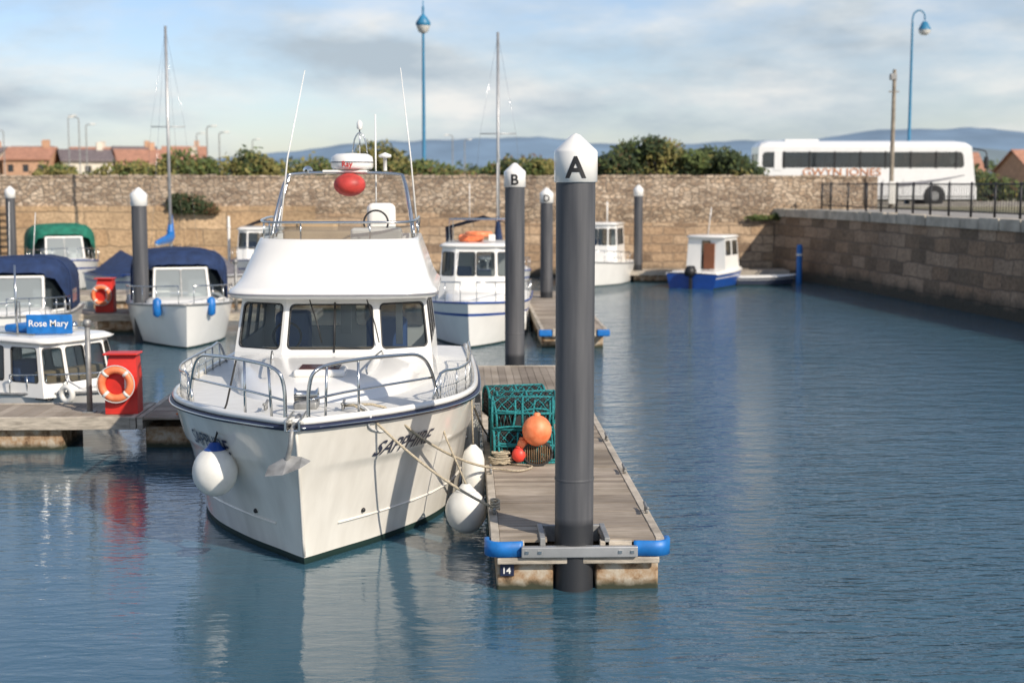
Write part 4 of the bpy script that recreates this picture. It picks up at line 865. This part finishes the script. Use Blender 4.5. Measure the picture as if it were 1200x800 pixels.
def canopy(g,y0,y1,hw_,z0,z1,fab,zw=None):
    """raked windscreen at the front, fabric hood on hoops behind"""
    zw=wz=z0+(z1-z0)*.68
    rr=[plan(y0-1.5,y0+.3,hw_*.8,1.2,2.2,z0-.1),plan(y0-1.35,y0+.3,hw_*.76,1.1,2.2,z0+.08),plan(y0-1.0,y0+.3,hw_*.66,1.0,2.2,z0+.15)]
    loft('coachroof',rr,WHITE,g,cap1=True)
    A_=[Vector(p) for p in ((-hw_*.97,y0+.9,z0),(-hw_*.62,y0,z0),(hw_*.62,y0,z0),(hw_*.97,y0+.9,z0))]; T_=[Vector(p) for p in ((-hw_*.9,y0+1.2,zw),(-hw_*.57,y0+.45,zw),(hw_*.57,y0+.45,zw),(hw_*.9,y0+1.2,zw))]
    for i in range(3):
        panel('windscreen',A_[i],A_[i+1],T_[i+1],T_[i],[(.04,.49,.07,.93),(.51,.96,.07,.93)] if i==1 else [(.05,.95,.07,.93)],.04,.02,WHITE,CLEAR if i==1 else GLASS,g,GALV)
    def arch(y,hh,w_,zb,sq=.5): 
        o=[(-w_,y,zb)]
        for i in range(17):
            a=math.pi*i/16; c=math.cos(a); s=math.sin(a)
            o.append((-w_*math.copysign(abs(c)**sq,c),y,zb+(hh-zb)*(.35+.65*s**.6)+.012*math.sin(i*2.3+y*3)))
        o.append((w_,y,zb)); return o
    rings=[arch(y0+.42,zw+.08,hw_*.6,zw-.03),arch(y0+.55,z1-.14,hw_*.80,zw-.10),arch(y0+.85,z1,hw_*1.0,z0+.35),arch(y0+1.25,z1+.02,hw_*1.04,z0-.02),arch((y0+y1)/2+.6,z1-.06,hw_*1.04,z0-.02),arch(y1-.5,z1-.02,hw_*1.03,z0-.02),arch(y1,z1-.45,hw_*.97,z0-.02)]
    loft('canvas_hood',rings,fab,g,closed=False,cap1=True)
    tube('hood_hoop',[(p[0]*1.01,p[1]-.01,p[2]+.012) for p in rings[3]],.022,fab,g)
    for s in (-1,1):
        x_=hw_*1.04+.012; ya,yb=y0+1.5,(y0+y1)/2+.5
        mesh('vinyl_window',[(s*x_,ya,z0+.15),(s*x_,yb,z0+.15),(s*(x_-.0),yb,z0+.36*(z1-z0)),(s*x_,ya,z0+.36*(z1-z0))],[(0,1,2,3)],CLEAR,g)
    box('cockpit_floor',-hw_*.8,hw_*.8,y0+.9,y1-.2,z0-.25,z0-.2,DARKIN,g); box('helm_seat',hw_*.2,hw_*.6,y0+1.5,y0+1.8,z0-.2,z0+.55,FEND,g,.05); box('helm_seat_port',-hw_*.6,-hw_*.2,y0+1.5,y0+1.8,z0-.2,z0+.5,FEND,g,.05)
def outboard(g,x,y,z):
    loft('outboard_cowl',[[(x-.16,y,z),(x+.16,y,z),(x+.16,y+.4,z),(x-.16,y+.4,z)],[(x-.19,y-.03,z+.2),(x+.19,y-.03,z+.2),(x+.19,y+.45,z+.2),(x-.19,y+.45,z+.2)],[(x-.12,y+.05,z+.42),(x+.12,y+.05,z+.42),(x+.12,y+.33,z+.42),(x-.12,y+.33,z+.42)]],BLACK,g,cap0=True,cap1=True)
    box('outboard_leg',x-.06,x+.06,y+.1,y+.25,z-.7,z,BLACK,g,.02)
# small cabin boat alongside the walkway, lower left
g=group('small_cabin_boat',(-8.55,27.45,0),60); G=small_hull(g,5.4,2.2,.5,WHITE,BOOT,None); wheelhouse(g,-1.7,1.1,.97,.52,1.5,.12,nf=2,ns=3,v0=.28)
rails(g,G,.02,.35,.35)
nb=group('name_board',(-.19,-.67,0),-60,g); boxes('board',[(-.1,.75,-.35,-.31,1.62,1.98)],BLUE,nb,.02); boxes('board_posts',[(0,.03,-.3,-.27,1.5,1.7),(.6,.63,-.3,-.27,1.5,1.7)],STEEL,nb)
V,F=textVF('Rose Mary',.17,.002); mesh('name_text',[(v.x+.32,-.356,1.80+v.y) for v in V],F,WHITE,nb)
tubes('arch_frame',[[(-.85,.9,.6),(-.85,.9,2.05),(.85,.9,2.05),(.85,.9,.6)],[(-.6,-.6,1.5),(-.62,-.6,2.9)],[(.2,.3,1.5),(.2,.3,2.5)],[(-.6,.6,1.5),(-.6,.6,2.2)]],.02,STEEL,g); boxes('roof_bag',[(-.3,.4,-.6,.1,1.6,1.74)],BLUE,g,.05)
boxes('roof_rails',[(-.7,-.66,-1.1,.8,1.62,1.65),(.66,.7,-1.1,.8,1.62,1.65)],STEEL,g); ball('searchlight',(.3,-1.1,1.72),.09,STEEL,g)
box('cockpit_cover',-.85,.85,1.1,2.4,.5,.75,CNAVY,g,.12); outboard(g,0,2.7,.45)
torus('white_fender_ring',(-.75,-1.95,.6),.13,.055,FEND,g,axis='x')
g=group('canopy_motorboat',(-12.1,39.0,0),8); G=small_hull(g,6.6,2.7,.85); canopy(g,-1.0,2.8,1.25,.98,2.4,CNAVY); rails(g,G,.02,.45,.45); tube('antenna',[(.2,1,2),(.3,1.2,3.6)],.01,WHITE,g)
g=group('canopy_motorboat',(-8.25,41.3,0),14); G=small_hull(g,7.4,2.95,.95,WHITE,BOOT,None); canopy(g,-1.3,3.2,1.28,1.1,2.5,CNAVY); rails(g,G,.02,.5,.5)
for x_ in (-.75,.7):
    lathe('blue_fender',[(.03,-.26),(.11,-.2),(.12,0),(.11,.2),(.03,.26)],BLUE,g,(x_*.98,-2.95,1.1),n=12)
g=group('canopy_motorboat',(-17.4,62.2,0),22); G=small_hull(g,7.2,2.9,1.0,WHITE,BOOT,BLUEP); canopy(g,-1.0,3.1,1.32,1.1,2.65,CGREEN); rails(g,G,.02,.5,.5)
g=group('covered_motorboat',(-9.6,53.6,0),38); G=small_hull(g,6.5,2.6,.9); 
loft('boat_cover',[[(-1.2,-2.0,.95),(0,-2.1,1.0),(1.2,-2.0,.95)],[(-1.25,-.5,1.0),(0,-.5,1.95),(1.25,-.5,1.0)],[(-1.25,1.5,1.0),(0,1.5,1.85),(1.25,1.5,1.0)],[(-1.15,3.1,.95),(0,3.1,1.1),(1.15,3.1,.95)]],CGREY,g,closed=False)
g=group('covered_motorboat',(-12.9,55.4,0),28); G=small_hull(g,6.0,2.4,.85,WHITE,BOOT,BLUEP); 
loft('boat_cover',[[(-1.1,-2.0,.92),(0,-2.1,1.0),(1.1,-2.0,.92)],[(-1.15,-.5,.95),(0,-.5,1.6),(1.15,-.5,.95)],[(-1.15,1.5,.95),(0,1.5,1.8),(1.15,1.5,.95)],[(-1.1,2.8,.9),(0,2.8,1.1),(1.1,2.8,.9)]],CNAVY,g,closed=False)
g=group('cabin_motorboat',(-8.6,60.5,0),6); G=small_hull(g,7.5,2.6,1.1,WHITE,BOOT,BLUEP); wheelhouse(g,-1.2,1.6,1.0,1.1,2.5,.12,nf=2,ns=2); rails(g,G,.02,.45,.5); loft('canvas_hood',[[(-1,1.6,2.5),(0,1.6,2.9),(1,1.6,2.5)],[(-1,3.4,2.4),(0,3.4,2.7),(1,3.4,2.4)]],CNAVY,g,closed=False)
g=group('cabin_motorboat',(-14.9,47.3,0),25); G=small_hull(g,5.6,2.3,.8,WHITE,BOOT,None); wheelhouse(g,-1.0,1.2,.9,.8,1.9,.12,nf=2,ns=2,v0=.4); rails(g,G,.02,.45,.4); tube('antenna',[(0,.5,1.9),(.05,.5,3.8)],.012,WHITE,g)
# boat right behind cruiser
g=group('fishing_cruiser',(.42,41.6,0),-5); G=small_hull(g,8.0,2.95,.98,WHITE,BOOT,BLUEP,flat=.45)
rr=[plan(-3.0,0,.85,1.3,2.2,.95,1.1),plan(-2.8,0,.85,1.2,2.2,1.25,1.1),plan(-2.3,0,.8,1.0,2.2,1.4,1.1)]; loft('coachroof',rr,WHITE,g,cap1=True)
wheelhouse(g,-1.3,1.5,1.1,1.0,2.62,.12,nf=2,ns=2,v0=.5,rake=.15); rails(g,G,.02,.6,.55,8)
torus('lifebuoy',(.0,-.35,2.95),.34,.07,ORANGE,g,axis='z'); box('liferaft',-.6,.1,-.2,.5,2.72,2.92,ORANGE,g,.06)
tubes('roof_frame',[[(-.9,.2,2.7),(-.9,.3,3.35),(.9,.3,3.35),(.9,.2,2.7)],[(-.9,1.4,2.7),(-.9,1.4,3.35),(.9,1.4,3.35),(.9,1.4,2.7)],[(-.9,.3,3.35),(-.9,1.4,3.35)],[(.9,.3,3.35),(.9,1.4,3.35)]],.025,STEEL,g)
loft('canvas_hood',[[(-1.1,1.5,1.5),(-1.15,1.5,3.1),(0,1.5,3.45),(1.15,1.5,3.1),(1.1,1.5,1.5)],[(-1.1,3.6,1.2),(-1.15,3.6,3.0),(0,3.6,3.3),(1.15,3.6,3.0),(1.1,3.6,1.2)]],CNAVY,g,closed=False)
tubes('antennas',[[(-.4,1.4,3.3),(-.4,1.4,4.4)],[(.5,.4,3.3),(.5,.4,5)],[(-.5,-3.3,.9),(-.3,-3.4,2.6)]],.012,WHITE,g)
box('searchlight',.3,.5,-.6,-.45,2.75,2.95,WHITE,g,.03)
for s in (-1,1): lathe('side_fender',[(.03,-.3),(.1,-.24),(.11,0),(.1,.24),(.03,.3)],[FEND],g,(s*1.35,-1.9,.6),n=12)
g=group('fishing_boat',(6.1,63.2,0),-18); G=small_hull(g,6.2,2.5,.85,WHITE,BOOT,None); wheelhouse(g,-.9,1.0,.85,.85,2.6,.1,nf=2,ns=1,v0=.5); rails(g,G,.02,.5,.5); tube('mast',[(0,1,2.6),(0,1,3.6)],.03,WHITE,g)
g=group('fishing_boat',(10.7,61.5,0),150); G=small_hull(g,4.8,2.4,.62,BLUEP,BOOT,WHITE); wheelhouse(g,-1.2,.7,.9,.6,2.1,.08,nf=2,ns=2,v0=.5,roofm=WHITE); outboard(g,0,2.3,.55); tubes('antennas',[[(0,.5,2.1),(-.15,.5,3.4)]],.02,WHITE,g)
box('cabin_door',-.4,.1,.67,.72,.75,1.85,mk('brown_door',(.2,.07,.03),.6),g,.02); box('white_topsides',-1.0,1.0,.9,2.1,.62,.72,WHITE,g,.03)
g=group('rowing_dinghy',(13.1,61.6,0),85); small_hull(g,2.6,1.2,.35,mk('dark_dinghy',(.04,.05,.08),.5),BOOT,WHITE)
def post(x,y,h,r,m):
    g=group('marker_post',(x,y,0)); lathe('post',[(r,-1),(r,h-.1),(r*.7,h),(.001,h)],m,g,n=14); lathe('collar',[(r+.001,h-.5),(r+.02,h-.49),(r+.02,h-.42),(r+.001,h-.41)],WHITE,g,n=14)
post(14.9,63.0,1.7,.13,BLUE)
def yacht(x,y,top,rz,cover,hullm=WHITE,L_=8):
    g=group('sailing_yacht',(x,y,0),rz); G=small_hull(g,L_,2.6,.95,hullm,BOOT,BLUEP); wheelhouse(g,-1.0,1.4,.8,.95,1.45,.12,nf=1,ns=3,v0=.3)
    cyl('mast',(0,-.6,1.0),(0,-.6,top),.075,.055,ALU,g,n=10); tubes('spreaders',[[(-.7,-.6,top*.62),(.7,-.6,top*.62)]],.025,ALU,g)
    tubes('rigging',[[(s*1.2,-.5,1.0),(s*.7,-.6,top*.62),(0,-.6,top-.1)] for s in (-1,1)]+[[(0,-L_/2,1.1),(0,-.6,top-.1)],[(0,L_/2,1.0),(0,-.6,top-.05)]],.005,STEEL,g,n=4)
    tube('boom',[(0,-.5,1.95),(0,2.6,1.95)],.06,ALU,g); tube('sail_cover',[(0,-.75,3.1),(0,-.6,2.5),(0,-.4,2.15),(0,1,2.08),(0,2.5,2.03)],[.06,.14,.2,.16,.08],cover,g,sm=4); rails(g,G,.02,.35,.5)
yacht(-12.4,60,10.9,181,BLUE); yacht(1.3,56.5,10.2,0,CNAVY)
post(-10.2,62,3.0,.06,WHITE)
print('objects',len(bpy.data.objects))
